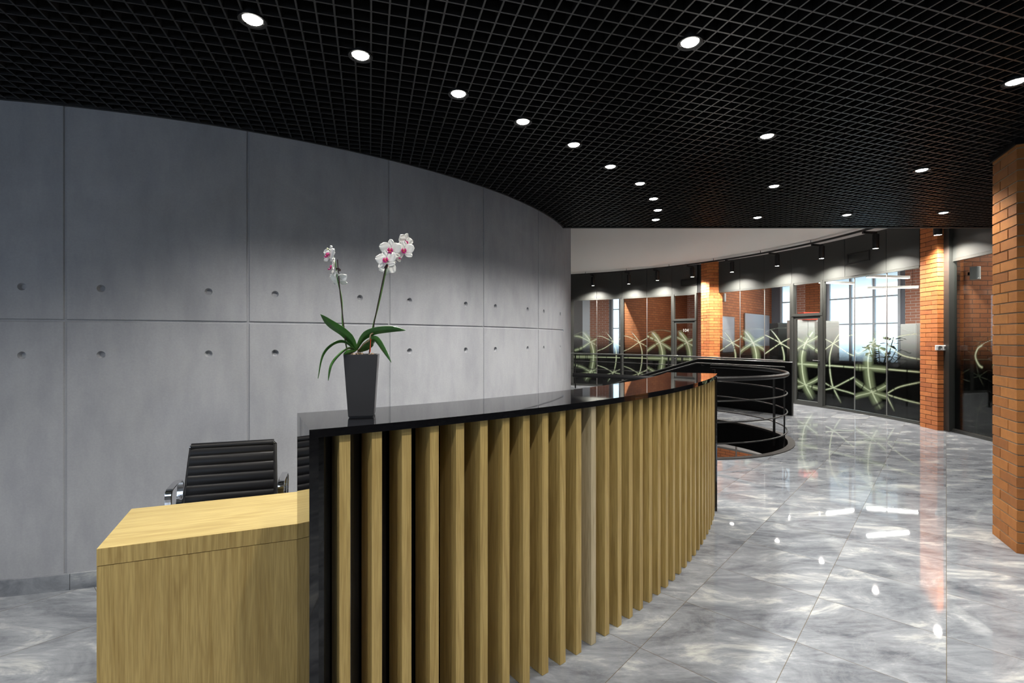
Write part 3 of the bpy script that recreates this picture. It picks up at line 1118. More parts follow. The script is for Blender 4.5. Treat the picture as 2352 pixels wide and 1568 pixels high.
def flower(p, yaw, pitch, roll=0.0, s=1.0, cup=.25):
    mb = MB()
    for an in (0, R(128), R(-128)):
        k0 = len(mb.v)
        petal(mb, .038 * s, .0135 * s, an, 1.0, cup=cup)
        mb.v[k0:] = [(x, y + .003, z) for x, y, z in mb.v[k0:]]
    for an in (R(68), R(-68)):
        petal(mb, .041 * s, .0215 * s, an, .85, cup=cup)
    f = mb.build('flower', 'petal', orchid, smooth=True)
    sol = f.modifiers.new('thickness', 'SOLIDIFY'); sol.thickness = .0008
    f.location = p
    f.rotation_mode = 'XYZ'
    f.rotation_euler = (Matrix.Rotation(yaw, 3, 'Z') @ Matrix.Rotation(pitch, 3, 'X') @ Matrix.Rotation(roll, 3, 'Y')).to_euler()
    mb = MB()
    # lip: two side lobes, a tongue and the column
    for q in (-1, 1):
        mb.lathe([(0, -.008 * s), (.0035 * s, -.005 * s), (.0045 * s, 0), (.0035 * s, .006 * s), (0, .009 * s)], (q * .0065 * s, -.008 * s, -.001 * s), 10, Matrix.Rotation(q * R(-18), 3, 'Y'))
    mb.lathe([(0, -.004 * s), (.0065 * s, -.002 * s), (.007 * s, .001 * s), (0, .004 * s)], (0, -.012 * s, -.011 * s), 12)
    for q in (-1, 1):
        mb.tube([(0, -.013 * s, -.013 * s), (q * .005 * s, -.017 * s, -.016 * s), (q * .009 * s, -.016 * s, -.013 * s)], [.0016 * s, .0011 * s, .0006 * s], 6)
    mb.build('lip', 'lip', f, smooth=True)
    mb = MB(); mb.lathe([(0, -.006 * s), (.004 * s, -.003 * s), (.0045 * s, .002 * s), (0, .006 * s)], (0, -.007 * s, -.003 * s), 10)
    mb.build('throat', 'lip_throat', f, smooth=True)
    return f


flower(ol(887, 597, -.025), R(-8), R(-12), R(-8), .98)
flower(ol(897, 574, -.005), R(2), R(0), R(2), 1.0)
flower(ol(928, 575, .01), R(8), R(-4), R(0), .92)
flower(ol(914, 587, .035), R(70), R(12), 0, .75)
flower(ol(931, 556, .04), R(55), R(10), R(10), .85)
flower(ol(891, 611, .025), R(165), R(10), R(170), .90)
flower(ol(756, 585, -.01), R(-38), R(-8), R(6), .88)
flower(ol(764, 613, -.0), R(-68), R(-8), R(10), .85)
flower(ol(778, 641, .03), R(172), R(-38), R(0), .82, .75)

# ------------------------------------------------------------------ brick pillars
def pillar(corner, dir_, w, z1, bm, mm, name, label, zc=.0769):
    """corner nearest the viewer; dir_ points along the left face, away; second face to the right"""
    d = Vector((*dir_, 0)).normalized(); e = Vector((d.y, -d.x, 0))
    t = thing(name, label, 'pillar', (corner[0], corner[1], 0), 0, None, 'structure')
    core = MB(); m2 = MB()
    c = (d + e) * (w / 2)
    rec = .006
    core.box((c.x, c.y, z1 / 2), (w - 2 * rec, w - 2 * rec, z1), (d, e, Vector((0, 0, 1))))
    j = .009; H_ = (w - j) / 3.0   # header width
    nC = int(z1 / zc)
    for k in range(nC + 1):
        z0 = k * zc; zt = min(z0 + zc - j, z1)
        if zt - z0 < .01: continue
        S_ = w - H_ - j
        lay = [(0, S_, 0, H_), (S_ + j, w, 0, S_), (H_ + j, w, S_ + j, w), (0, H_, H_ + j, w)]
        for (a0_, a1_, b0_, b1_) in lay:
            if k % 2:
                a0_, a1_, b0_, b1_ = b0_, b1_, a0_, a1_
            r_ = lambda: random.uniform(-.0012, .0012)
            a0_ += r_(); a1_ += r_(); b0_ += r_(); b1_ += r_()
            ctr = d * ((a0_ + a1_) / 2) + e * ((b0_ + b1_) / 2)
            m2.box((ctr.x, ctr.y, (z0 + zt) / 2), (a1_ - a0_, b1_ - b0_, zt - z0), (d, e, Vector((0, 0, 1))))
    core.build('mortar', mm, t)
    m2.build('brickwork', bm, t, bevel=.0015)
    return t


pillar((3.541, 3.412), (.162, .328), .385, H2, 'brick_near', 'mortar', 'brick_pillar', 'large near brick pillar cut off by the right picture edge')
mb = MB(); d_ = Vector((.162, .328, 0)).normalized(); e_ = Vector((d_.y, -d_.x, 0)); c_ = Vector((3.541, 3.412, 0)) + (d_ + e_) * .1925
mb.box((c_.x, c_.y, HC + .01), (.41, .41, .09), (d_, e_, Vector((0, 0, 1))))
struct(mb.build('trim_6', 'black_panel'))
p2 = at(2153, 988.3, 0)
pillar((p2.x, p2.y), (.11, .99), .395, H2, 'brick', 'mortar_dark', 'brick_pillar', 'slim brick pillar in the glass partition with white sockets on it')
q3 = ring_hit(1603, GR - .02); q3b = ring_hit(1637, GR - .02)
pr = pol(GC, GR - .02, ang(q3), 0)
a3 = ang(q3b)
# far pillar: face towards the viewer lit by a spotlight
cor = ring_hit(1629.5, GR - .28)
dl_ = (ring_hit(1603, GR - .02) - cor).normalized()
pillar((cor.x, cor.y), tuple(dl_), .395, H2, 'brick', 'mortar_dark', 'brick_pillar', 'far brick pillar standing beside the door marked 104')

# ------------------------------------------------------------------ glazed partition
def film_colors(us, zs, d, sx, blur, width, seed, ztop):
    """printed light trails: colour and opacity over (u, z)"""
    U, Z = np.meshgrid(us, zs, indexing='ij')
    r_ = np.random.default_rng(seed)
    halo = np.zeros_like(U); core = np.zeros_like(U)

    def stroke(pts, w, inten=1.0, gaps=True):
        nonlocal halo, core
        C_ = np.array(spline([(p[0], 0, p[1]) for p in pts], 210))[:, [0, 2]]
        L_ = r_.uniform(0, 70, 3)
        best = np.full(U.shape, 9.0); bi = np.zeros(U.shape)
        for i in range(len(C_)):
            dd_ = np.hypot(U - C_[i, 0], Z - C_[i, 1])
            m = dd_ < best
            best[m] = dd_[m]; bi[m] = i / 3
        g = np.ones_like(U)
        if gaps:
            for l_ in L_:
                g *= 1 - .9 * np.exp(-((bi - l_) / .7) ** 2)
        ends = np.clip(bi / 6, 0, 1) * np.clip((70 - bi) / 5, 0, 1)
        h = np.clip(1.6 - best / (w * (1 + 2.4 * blur)) * 1.2, 0, 1) ** 1.3 * g * ends
        c = np.clip(1.35 - best / (w * .55), 0, 1) * g * ends
        halo = np.maximum(halo, h * inten * (.42 if blur > .5 else .30)); core = np.maximum(core, c * inten * (.85 if blur > .5 else 1.0))

    zc, zl_, zm = 1.41, .46, .93
    if sx > 5:          # the dark pane beside the brick pillar has only one loose curl
        blur = .15
        stroke([(.62, 1.42), (.52, 1.36), (.47, 1.24), (.54, 1.11), (.62, 1.07)], .02, 1, False)
        stroke([(1.10, 1.60), (.98, 1.46), (.86, 1.28), (.80, 1.06)], .02, 1, False)
        stroke([(.46, 1.30), (.60, 1.42), (.80, 1.50), (1.10, 1.60)], .008, .6, False)
        stroke([(.84, 1.05), (1.0, 1.12), (1.3, 1.22)], .02, 1, False)
    loose = sx > 5
    w0 = .017
    if loose:
        sx = 0
        stroke_all = stroke
        stroke = lambda *a_, **k_: None
    S = (sx, zc); S2 = (sx, zl_)
    e0, e1 = -.05, width + .05
    k = .30 * d
    stroke([(sx + k * .95, 1.76), (sx + k * .5, 1.62), S, (sx - k * .28, 1.15), (sx - k * .30, zm), (sx - k * .22, .70), S2, (sx + k * .65, .14)], w0 * 1.25 * (1.5 if blur > .5 else 1))
    lo, hi = (e0, e1)
    stroke([(lo, zc + .20), (sx - .35, zc + .17), S, (sx + .35, zc - .20), (hi, zc - .27)], w0)
    stroke([(lo, zc - .30 if d < 0 else zc - .12), (sx - .3, zc - .19), S, (sx + .28, zc + .14), (hi, zc + .20)], w0)
    stroke([(lo, zl_ + .22), (sx - .3, zl_ + .14), S2, (sx + .35, zl_ - .06), (hi, zl_ - .10)], w0)
    stroke([(lo, zl_ - .16), (sx - .3, zl_ - .10), S2, (sx + .3, zl_ + .16), (hi, zl_ + .30)], w0)
    stroke([(lo, zc + .22), (sx - .25, 1.74), (sx + .1, 1.775), (sx + .45, 1.67), (hi, zc + .12)], w0 * .55, .55, False)
    stroke([(lo, zm), (sx, zm), (hi, zm - .01)], w0 * 1.1)
    core = np.clip(core, 0, 1); halo = np.clip(halo, 0, 1)
    tt = np.clip((1.75 - Z) / .80, 0, 1); dark = tt * tt * (3 - 2 * tt) * (.998 if not loose else 1.0)
    g1, g2 = np.array([.52, .62, .36]), np.array([.90, .98, .70])
    v = np.clip(halo + core, 0, 1)
    col = halo[..., None] * g1 * (1 - core[..., None]) + core[..., None] * g2
    a = np.maximum(dark, np.clip(np.maximum(halo * 1.1, core * .9), 0, 1) * np.clip((1.85 - Z) / .25, .0, 1))
    col = col / np.maximum(a, .35)[..., None]
    col = np.clip(col, 0.002, 1)
    a = np.where(Z < .02, 0, a)
    return np.concatenate([col, a[..., None]], 2)


def film(pa, pb, z0, z1, d, fx, blur, seed, parent, off_in, loc0):
    """film on the pane from pa (left, as seen) to pb"""
    w = (pb - pa).length
    nu, nz_ = max(24, int(w / .011)), 150
    us, zs = np.linspace(0, w, nu), np.linspace(z0, z1, nz_)
    col = film_colors(us, zs, d, fx * w, blur, w, seed, z1)
    dv = (pb - pa) / w
    me = bpy.data.meshes.new('printed_film')
    vs = [(pa.x + dv.x * u + off_in.x - loc0.x, pa.y + dv.y * u + off_in.y - loc0.y, z) for u in us for z in zs]
    fs = [(i * nz_ + k, (i + 1) * nz_ + k, (i + 1) * nz_ + k + 1, i * nz_ + k + 1) for i in range(nu - 1) for k in range(nz_ - 1)]
    me.from_pydata(vs, [], fs)
    at_ = me.color_attributes.new('print', 'FLOAT_COLOR', 'POINT')
    at_.data.foreach_set('color', col.reshape(-1).astype(np.float32))
    me.materials.append(M['film'])
    o = bpy.data.objects.new('printed_film', me); COL.objects.link(o); o.parent = parent
    return o


WN = [0]


def bar(mb, a, b, z0, z1, th, depth):
    """vertical or horizontal bar between plan points a and b (bar centred on the line)"""
    v = (b - a); L_ = v.length; v = v.normalized(); n_ = Vector((-v.y, v.x))
    c = (a + b) / 2
    mb.box((c.x, c.y, (z0 + z1) / 2), (L_, depth, z1 - z0), (Vector((v.x, v.y, 0)), Vector((n_.x, n_.y, 0)), Vector((0, 0, 1))))


def pane(pxa, pxb, d, fx, blur, seed, z1=GT, leftbar=.02, rightbar=.02, has_film=True, z0=.05, lab=None):
    WN[0] += 1
    a, b = ring_hit(pxa, GR), ring_hit(pxb, GR)
    t = bpy.data.objects.new('window_%d' % WN[0], None); COL.objects.link(t)
    t.location = ((a.x + b.x) / 2, (a.y + b.y) / 2, 0); struct(t, lab)
    loc0 = Vector((t.location.x, t.location.y))
    A, B = a - loc0, b - loc0
    v = (B - A).normalized(); n_ = Vector((v.y, -v.x))      # towards the lobby
    if n_.dot(-(a)) < 0: n_ = -n_
    g = MB(); bar(g, A + v * .004, B - v * .004, z0, z1, 0, .010)
    g.build('glass', 'glass', t)
    if has_film:
        film(A + v * .006, B - v * .006, z0 + .005, 1.95, d, fx, blur, seed, t, -n_ * .009, Vector((0, 0)))
    f = MB(); f2 = MB()
    if 0 < rightbar < .03:
        bar(f2, B - v * rightbar / 2, B + v * rightbar / 2, z0, z1 - .02, 0, .014)
        f2.build('joint_strip', 'light_sheet', t); rightbar = 0
    if leftbar: bar(f, A - v * leftbar / 2, A + v * leftbar / 2, 0, z1 + .02, 0, .05 if leftbar > .03 else .012)
    if rightbar: bar(f, B - v * rightbar / 2, B + v * rightbar / 2, 0, z1 + .02, 0, .05 if rightbar > .03 else .012)
    bar(f, A, B, 0, z0, 0, .06); bar(f, A, B, z1 - .02, z1 + .02, 0, .05)
    f.build('window_frame', 'frame', t)
    return t


# (left px, right px, curl, star position, blur, right bar)
pane(1250, 1313, -1, .62, .2, 1, rightbar=.09)
pane(1317, 1371, -1, .74, .9, 2, leftbar=.03, rightbar=.012, lab='leftmost full glass pane with wide blurred green light trails')
pane(1371, 1429, -1, .66, .1, 3, leftbar=.0, rightbar=.10, lab='glass pane left of the thick dark post with crisp green trails')
pane(1431, 1486, -1, .68, .1, 4, leftbar=.0, rightbar=.012, lab='glass pane right of the thick dark post with crisp green trails')
pane(1486, 1544, -1, .50, .9, 5, leftbar=.0, rightbar=.05, lab='glass pane left of the door marked 104 with blurred green trails')
pane(1647, 1700, -1, .66, .25, 6, leftbar=.02, rightbar=.014, lab='glass pane right of the far brick pillar showing a white speaker')
pane(1700, 1756, -1, .53, .95, 7, leftbar=.0, rightbar=.014, lab='glass pane with blurred trails in the middle of three panes')
pane(1756, 1818, -1, .60, .15, 8, leftbar=.0, rightbar=.06, lab='glass pane left of the grey framed glass door')
pane(1893, 1963, 1, .30, .15, 9, leftbar=.05, rightbar=.012, lab='glass pane right of the grey framed glass door')
pane(1963, 2037, 1, .55, 1.0, 10, leftbar=.0, rightbar=.012, lab='glass pane with the widest blurred trails before the bright window')
pane(2037, 2114, 1, -.05, .1, 11, leftbar=.0, rightbar=.0, lab='glass pane left of the slim brick pillar')
pane(2186, 2400, 1, 99., .2, 12, leftbar=.03, rightbar=.03, lab='dark glass pane right of the slim brick pillar')


def glass_door(num, pxa, pxb, d, fx, blur, seed, ztop, handle_right, label):
    a, b = ring_hit(pxa, GR), ring_hit(pxb, GR)
    t = bpy.data.objects.new('door_%d' % num, None); COL.objects.link(t)
    t.location = ((a.x + b.x) / 2, (a.y + b.y) / 2, 0); struct(t, label)
    loc0 = Vector((t.location.x, t.location.y)); A, B = a - loc0, b - loc0
    v = (B - A).normalized(); n_ = Vector((v.y, -v.x))
    if n_.dot(-a) < 0: n_ = -n_
    w = (B - A).length
    f = MB()
    bar(f, A, A + v * .05, 0, GT + .02, 0, .09); bar(f, B - v * .05, B, 0, GT + .02, 0, .09)
    bar(f, A, B, ztop, ztop + .06, 0, .10); bar(f, A, B, GT - .02, GT + .02, 0, .06)
    f.build('door_frame', 'frame', t)
    f = MB(); k = n_ * .012
    bar(f, A + v * .055 + k, A + v * .115 + k, .01, ztop - .004, 0, .045); bar(f, B - v * .115 + k, B - v * .055 + k, .01, ztop - .004, 0, .045)
    bar(f, A + v * .115 + k, B - v * .115 + k, .01, .10, 0, .045); bar(f, A + v * .115 + k, B - v * .115 + k, ztop - .07, ztop - .004, 0, .045)
    f.build('door_leaf', 'frame', t)
    g = MB(); bar(g, A + v * .115, B - v * .115, .10, ztop - .07, 0, .010); g.build('glass', 'glass', t)
    g = MB(); bar(g, A + v * .05, B - v * .05, ztop + .06, GT - .02, 0, .010); g.build('transom_glass', 'glass', t)
    film(A + v * .116, B - v * .116, .105, 1.95, d, fx, blur, seed, t, -n_ * .009, Vector((0, 0)))
    hp = (B - v * .085 if handle_right else A + v * .085) + n_ * .05
    hd = -v if handle_right else v
    g = MB(); z = 1.03
    P = lambda q, dz=0: Vector((q.x, q.y, z + dz))
    g.tube([P(hp - n_ * .03), P(hp + n_ * .02), P(hp + n_ * .03 + hd * .012), P(hp + n_ * .03 + hd * .11)], .009, 10)
    g.lathe([(.0, .0), (.024, .0), (.024, .008), (0, .008)], P(hp - n_ * .016), 16, Matrix.Rotation(math.atan2(n_.y, n_.x), 3, 'Z') @ Matrix.Rotation(R(90), 3, 'Y'))
    g.lathe([(.0, .0), (.02, .0), (.02, .010), (0, .010)], P(hp - n_ * .016, -.09), 16, Matrix.Rotation(math.atan2(n_.y, n_.x), 3, 'Z') @ Matrix.Rotation(R(90), 3, 'Y'))
    g.build('door_handle', 'chrome', t, smooth=True)
    return t, A, B, v, n_


d1_, A_, B_2, v_, n_1 = glass_door(1, 1546, 1601, -1, .62, .8, 21, 2.03, False, 'grey framed glass door with white number 104')
cu = bpy.data.curves.new('number', 'FONT'); cu.body = '104'; cu.size = .125; cu.extrude = .001; cu.align_x = 'CENTER'; cu.align_y = 'CENTER'
tob = bpy.data.objects.new('door_number', cu); COL.objects.link(tob)
dg = bpy.context.evaluated_depsgraph_get()
me = bpy.data.meshes.new_from_object(tob.evaluated_get(dg)); bpy.data.objects.remove(tob)
me.materials.clear(); me.materials.append(M['lettering'])
no = bpy.data.objects.new('door_number', me); COL.objects.link(no); no.parent = d1_
mid = (A_ + B_2) / 2
no.location = (mid.x + n_1.x * .012 + v_.x * .03, mid.y + n_1.y * .012 + v_.y * .03, 1.5 + (HZ - 759) * 13.95 / F)
no.rotation_euler = (R(90), 0, math.atan2(v_.y, v_.x))
tag(no, 'white number 104 on the door glass')
glass_door(2, 1821, 1892, 1, .38, .9, 22, 2.03, True, 'grey framed glass door right of the black stair parapet')

# thick posts
mb = MB()
for px, w in ((1641.5, .10), (2182, .11)):
    p = ring_hit(px, GR - .03); a = ang(p)
    mb.box((p.x, p.y, H2 / 2), (.12, w, H2), (Vector((math.cos(a), math.sin(a), 0)), Vector((-math.sin(a), math.cos(a), 0)), Vector((0, 0, 1))))
struct(mb.build('trim_7', 'frame'), 'dark steel posts beside the brick pillars')
# metal panels above the glass
edges = [1250, 1313, 1371, 1429, 1486, 1544, 1602]
edges2 = [1643, 1700, 1756, 1819, 1893, 1942, 2037, 2114]
edges3 = [2186, 2400]
npn = 0
for E_ in (edges, edges2, edges3):
    for a, b in zip(E_, E_[1:]):
        npn += 1
        pa_, pb_ = ring_hit(a, GR - .01), ring_hit(b, GR - .01)
        v = (pb_ - pa_).normalized()
        mb = MB(); bar(mb, pa_ + v * .004, pb_ - v * .004, GT + .022, H2, 0, .03)
        struct(mb.build('wall_panel_%d' % npn, 'dark_sheet'))
# concealing core behind the panel joints
mb = MB(); arc_slab(mb, GC, GR + .012, GR + .05, R(-25), R(85), GT + .03, H2, 60)
struct(mb.build('wall_header', 'black'))
# floor plinth of the partition
mb = MB(); arc_slab(mb, GC, GR - .05, GR + .05, R(-25), R(85), 0.0, .03, 60)
struct(mb.build('baseboard_partition', 'frame'))

# vents
def vent(pxa, pxb, z0, z1, label):
    a, b = ring_hit(pxa, GR - .03), ring_hit(pxb, GR - .03)
    c = (a + b) / 2; t = thing('air_vent', label, 'vent', (c.x, c.y, z0), 0, 'wall air vents')
    A, B = a - c, b - c; v = (B - A).normalized(); h = z1 - z0
    n_ = Vector((v.y, -v.x)); n_ = n_ if n_.dot(-c) > 0 else -n_
    f = MB(); bar(f, A, A + v * .03, 0, h, 0, .03); bar(f, B - v * .03, B, 0, h, 0, .03); bar(f, A, B, 0, .025, 0, .03); bar(f, A, B, h - .025, h, 0, .03)
    f.build('frame', 'black', t)
    s_ = MB()
    for i in range(7):
        z = .03 + (h - .06) * (i + .5) / 7
        s_.box((n_.x * .004, n_.y * .004, z), ((B - A).length - .06, .016, .004), (Vector((v.x, v.y, 0)), Vector((n_.x, n_.y, -.8)).normalized(), Vector((0, 0, 1))))
    s_.build('louvre', 'frame', t)


vent(1564, 1601, 3.02, 3.22, 'small black air vent above the door marked 104')
vent(1946, 1999, 3.06, 3.27, 'larger black air vent above the bright window glazing')

# sockets on the pillar
d2_ = Vector((.11, .99, 0)).normalized(); e2_ = Vector((d2_.y, -d2_.x, 0))
sp_ = Vector((p2.x, p2.y, 0)) - e2_ * .0 + e2_ * .06 - d2_ * .02
t = thing('power_socket', 'white double power socket on the slim brick pillar', 'socket', (sp_.x, sp_.y, 1.36), 0)
mb = MB(); mb.box((0, 0, 0), (.20, .04, .085), (e2_, d2_, Vector((0, 0, 1)))); mb.build('plate', 'white_plastic', t, bevel=.008)
for q in (-.045, .045):
    mb = MB(); o_ = e2_ * q - d2_ * .021
    mb.lathe([(0, .0), (.024, .0), (.026, .003), (.034, .003), (.034, .0)], o_, 18, Matrix.Rotation(math.atan2(-d2_.y, -d2_.x), 3, 'Z') @ Matrix.Rotation(R(90), 3, 'Y'))
    mb.build('outlet', 'light_sheet', t, smooth=True)

# ------------------------------------------------------------------ lighting track and its spotlights
TR = GR - .62
mb = MB()
arc_slab(mb, GC, TR - .018, TR + .018, R(-12), R(80), 3.51, 3.545, 90)
tr = mb.build('rail', 'black')
track = thing('lighting_track', 'long curved black lighting track under the white ceiling', 'lighting track', tuple(pol(GC, TR, R(34), 3.5)))
tr.parent = track; tr.location = -Vector(track.location)
for k in range(9):
    mb = MB(); p = pol(GC, TR, R(-5 + k * 10)); mb.tube([(p.x, p.y, 3.53), (p.x, p.y, H2)], .006, 6)
    hg = mb.build('hanger', 'black', track); hg.location = -Vector(track.location)
names = ['leftmost black spotlight on the ceiling track', 'second black track spotlight from the left', 'third black track spotlight from the left, brightly lit', 'black track spotlight just left of the far brick pillar',
         'black track spotlight just right of the far brick pillar', 'black track spotlight above the three panes left of the grey door', 'black track spotlight above the grey framed door', 'large black track spotlight right of the bigger vent', 'black track spotlight shining on the slim brick pillar']
for (px, py), nm in zip([(1362, 656), (1444, 652), (1510, 644), (1590, 636), (1681, 625), (1785, 611), (1887, 594), (2011, 571), (2154, 540)], names):
    p = ring_hit(px, GR - .38); a = ang(p)
    z = CH - (py - HZ) * p.y / F
    t = thing('track_spotlight', nm, 'spotlight', (p.x, p.y, z), a, 'spotlights on the curved track')
    mb = MB(); mb.lathe([(.050, .004), (.054, -.001), (.058, .004), (.058, .265), (.052, .272), (.0, .272)], n=24)
    mb.build('body', 'black', t, smooth=True)
    mb = MB(); k_ = TR - (Vector((p.x, p.y)) - GC).length
    mb.tube([(0, 0, .268), (0, 0, max(.275, 3.49 - z))], .012, 10)
    mb.box((k_ / 2, 0, 3.488 - z), (abs(k_) + .04, .036, .044)); mb.build('bracket', 'black', t)
    mb = MB(); mb.lathe([(.0, .002), (.030, .003), (.050, .006)], n=24); mb.build('lens', 'lens', t, smooth=True)
    light('SPOT', (0, 0, -.01), TRACK_W, t, angle=142, blend=.85, size=.03, col=(1, .94, .85))

# ------------------------------------------------------------------ stair railing
rail = thing('stair_railing', 'black circular steel railing around the round stair opening', 'railing', (HCN.x, HCN.y, 0))
z0_ = Vector((0, 0))
RR = HR - .06
a_s, a_e = R(-138), R(44)
mb = MB()
entry = [Vector((-1.60, -1.03, 1.0)), Vector((-1.45, -1.12, 1.0))]
hand = entry + [pol(z0_, RR, a_s + (a_e - a_s) * i / 80, 1.0) for i in range(2, 81)]
mb.tube(hand, .030, 14); mb.build('handrail', 'black', rail, smooth=True)
for z in (.72, .45, .18):
    mb = MB(); mb.tube([Vector((p.x, p.y, z)) for p in hand], .0095, 8); mb.build('rail', 'black', rail, smooth=True)
for a in (R(-20), R(-4), R(42), R(-112), R(-134)):
    p = pol(z0_, HR - .075, a)
    mb = MB(); mb.box((p.x, p.y, .37), (.014, .055, 1.14), (Vector((math.cos(a), math.sin(a), 0)), Vector((-math.sin(a), math.cos(a), 0)), Vector((0, 0, 1))))
    mb.build('post', 'black', rail)

# black parapet beside the stairs
par = thing('stair_parapet', 'black steel sheet parapet sloping down beside the stairs', 'parapet', (5.49, 9.53, 0))
pd_ = Vector((-.9, 1.45)).normalized(); pn_ = Vector((pd_.y, -pd_.x))
def pp(s, z, o=0.0): return Vector((pd_.x * s + pn_.x * o, pd_.y * s + pn_.y * o, z))
mb = MB()
prof = [(0, 0), (0, 1.035), (2.16, 1.035), (3.82, .575), (5.6, .05), (5.6, 0)]
m0 = len(mb.v)
mb.v += [tuple(pp(s, z, .0)) for s, z in prof] + [tuple(pp(s, z, .02)) for s, z in prof]
k = len(prof); mb.f.append(tuple(range(k))); mb.f.append(tuple(reversed(range(k, 2 * k))))
for i in range(k):
    j = (i + 1) % k; mb.f.append((i, j, k + j, k + i))
mb.build('sheet', 'black_panel', par)
mb = MB(); 
for (s0_, z0x), (s1_, z1x) in zip(prof[1:4], prof[2:5]):
    mb.tube([pp(s0_, z0x + .006, .01), pp(s1_, z1x + .006, .01)], .014, 8)
mb.tube([pp(0, 0, .01), pp(0, 1.04, .01)], .018, 8)
mb.build('cap_rail', 'frame', par, smooth=True)
mb = MB(); mb.tube([pp(.10, .95, -.08), pp(2.15, .95, -.08), pp(3.8, .49, -.08)], .014, 10)
for s in (.4, 1.2, 2.0): mb.tube([pp(s, .95, -.08), pp(s, .90, -.08), pp(s, .90, 0)], .006, 6)
mb.build('handrail', 'frame', par, smooth=True)

# slender railing on the far side
fr_pts = [Vector((5.45, 9.75)), Vector((5.2, 10.75)), Vector((4.65, 12.0)), Vector((3.9, 13.2)), Vector((3.05, 14.15)), Vector((1.9, 15.0)), Vector((1.05, 15.2))]
far = thing('landing_railing', 'slender dark railing in front of the far left glass panes', 'railing', (3.05, 14.15, 0))
o2 = Vector((3.05, 14.15, 0))
path = spline([(p.x, p.y, 1.06) for p in fr_pts], 40)
for z, r_ in ((1.06, .019), (.83, .008), (.60, .008), (.37, .008), (.14, .008)):
    mb = MB(); mb.tube([Vector((p.x, p.y, z)) - o2 for p in path], r_, 8); mb.build('handrail' if z > 1 else 'rail', 'frame' if z > 1 else 'black', far, smooth=True)
for px in (1326, 1432, 1541, 1572, 1640, 1720):
    ray = Vector(((px - 1176) / F, 1.0)); best = min(path, key=lambda p: abs(p.x - ray.x * p.y))
    mb = MB(); mb.box((best.x - o2.x, best.y - o2.y, .52), (.040, .012, 1.04)); mb.build('post', 'black', far)

# ------------------------------------------------------------------ offices behind the glass
def wall_uv(mb, a, b, z0, z1, u0=0.0):
    L_ = (b - a).length
    mb.quad((a.x, a.y, z0), (b.x, b.y, z0), (b.x, b.y, z1), (a.x, a.y, z1), uvs=[(u0, z0), (u0 + L_, z0), (u0 + L_, z1), (u0, z1)])


def outer(px):
    return ring_hit(px, OR)


wn = [0]
def facade(pxa, pxb, mat, name=None):
    mb = MB(); a, b = outer(pxa), outer(pxb)
    wall_uv(mb, a, b, 0, H2)
    wn[0] += 1
    struct(mb.build(name or 'wall_office_%d' % wn[0], mat))


def facade_window(pxa, pxb, cols, sill=.85, rows_=(1.95, 2.72)):
    a, b = outer(pxa), outer(pxb); WN[0] += 1
    c = (a + b) / 2
    t = bpy.data.objects.new('window_%d' % WN[0], None); COL.objects.link(t); t.location = (c.x, c.y, 0); struct(t, 'tall daylit office window seen through the glass partition')
    A, B = a - c, b - c; v = (B - A).normalized(); L_ = (B - A).length
    f = MB(); bar(f, A, B, 0, sill, 0, .12); bar(f, A, B, H2 - .1, H2, 0, .12)
    for i in range(cols + 1):
        q = A + v * (L_ * i / cols); bar(f, q - v * .03, q + v * .03, sill, H2, 0, .07)
    for z in rows_: bar(f, A, B, z - .02, z + .02, 0, .06)
    f.build('window_frame', 'window_frame', t)
    g = MB(); bar(g, A, B, sill, H2 - .1, 0, .01); g.build('glass', 'glass', t)


facade(1180, 1338, 'grey_wall'); facade(1338, 1355, 'blind'); facade(1355, 1399, 'brick_pale'); facade(1399, 1407, 'reveal')
facade_window(1407, 1440, 2)
facade(1440, 1576, 'brick_wall'); facade(1576, 1640, 'brick_pale'); facade(1640, 1768, 'brick_wall')
facade(1768, 1795, 'reveal')
facade_window(1795, 1828, 1)
facade(1828, 1850, 'brick_pale'); facade(1850, 1896, 'brick_wall'); facade(1896, 1904, 'reveal')
facade_window(1904, 2066, 3)
facade(2066, 2079, 'reveal'); facade(2079, 2200, 'brick_pale')
facade(2200, 2500, 'brick_wall')
# cross walls
def cross(a, b, mat, nm):
    mb = MB(); wall_uv(mb, a, b, 0, H2)
    n_ = (b - a).normalized(); n_ = Vector((n_.y, -n_.x)) * .06
    wall_uv(mb, a + n_, b + n_, 0, H2)
    struct(mb.build(nm, mat))


cross(ring_hit(1431, GR + .07), outer(1575), 'brick_wall', 'wall_cross_1')
cross(ring_hit(1645, GR + .07), outer(1768), 'brick_wall', 'wall_cross_2')
qx = ring_hit(2190, GR + .10)
cross(qx, Vector((12.2, qx.y + .15)), 'brick_wall', 'wall_cross_3')
mb = MB(); e1 = outer(1160); mb.quad((1.0, 16.6, 0), (e1.x, e1.y, 0), (e1.x, e1.y, H2), (1.0, 16.6, H2))
struct(mb.build('wall_cross_4', 'grey_wall'))
e2 = outer(2500)
mb = MB(); mb.quad((e2.x, e2.y, 0), (9, 5, 0), (9, 5, H2), (e2.x, e2.y, H2)); struct(mb.build('wall_cross_5', 'grey_wall'))

# office strip lamps
def strip(px, py, Y, L_, a, label):
    p = atY(px, py, Y)
    t = thing('strip_lamp', label, 'lamp', tuple(p), a, 'slim office ceiling lamps')
    mb = MB(); mb.box((0, 0, .03), (L_, .07, .05)); mb.build('housing', 'white_plastic', t)
    mb = MB(); mb.box((0, 0, 0), (L_ - .02, .06, .012)); mb.build('diffuser', 'strip', t)
    mb = MB()
    for q in (-.4, .4): mb.tube([(L_ * q, 0, .05), (L_ * q, 0, H2 - p.z)], .003, 6)
    mb.build('suspension_wire', 'black', t)
    light('AREA', (0, 0, -.02), OFFICE_W * .35, t, size=L_, sy=.045, col=(1, .97, .93))


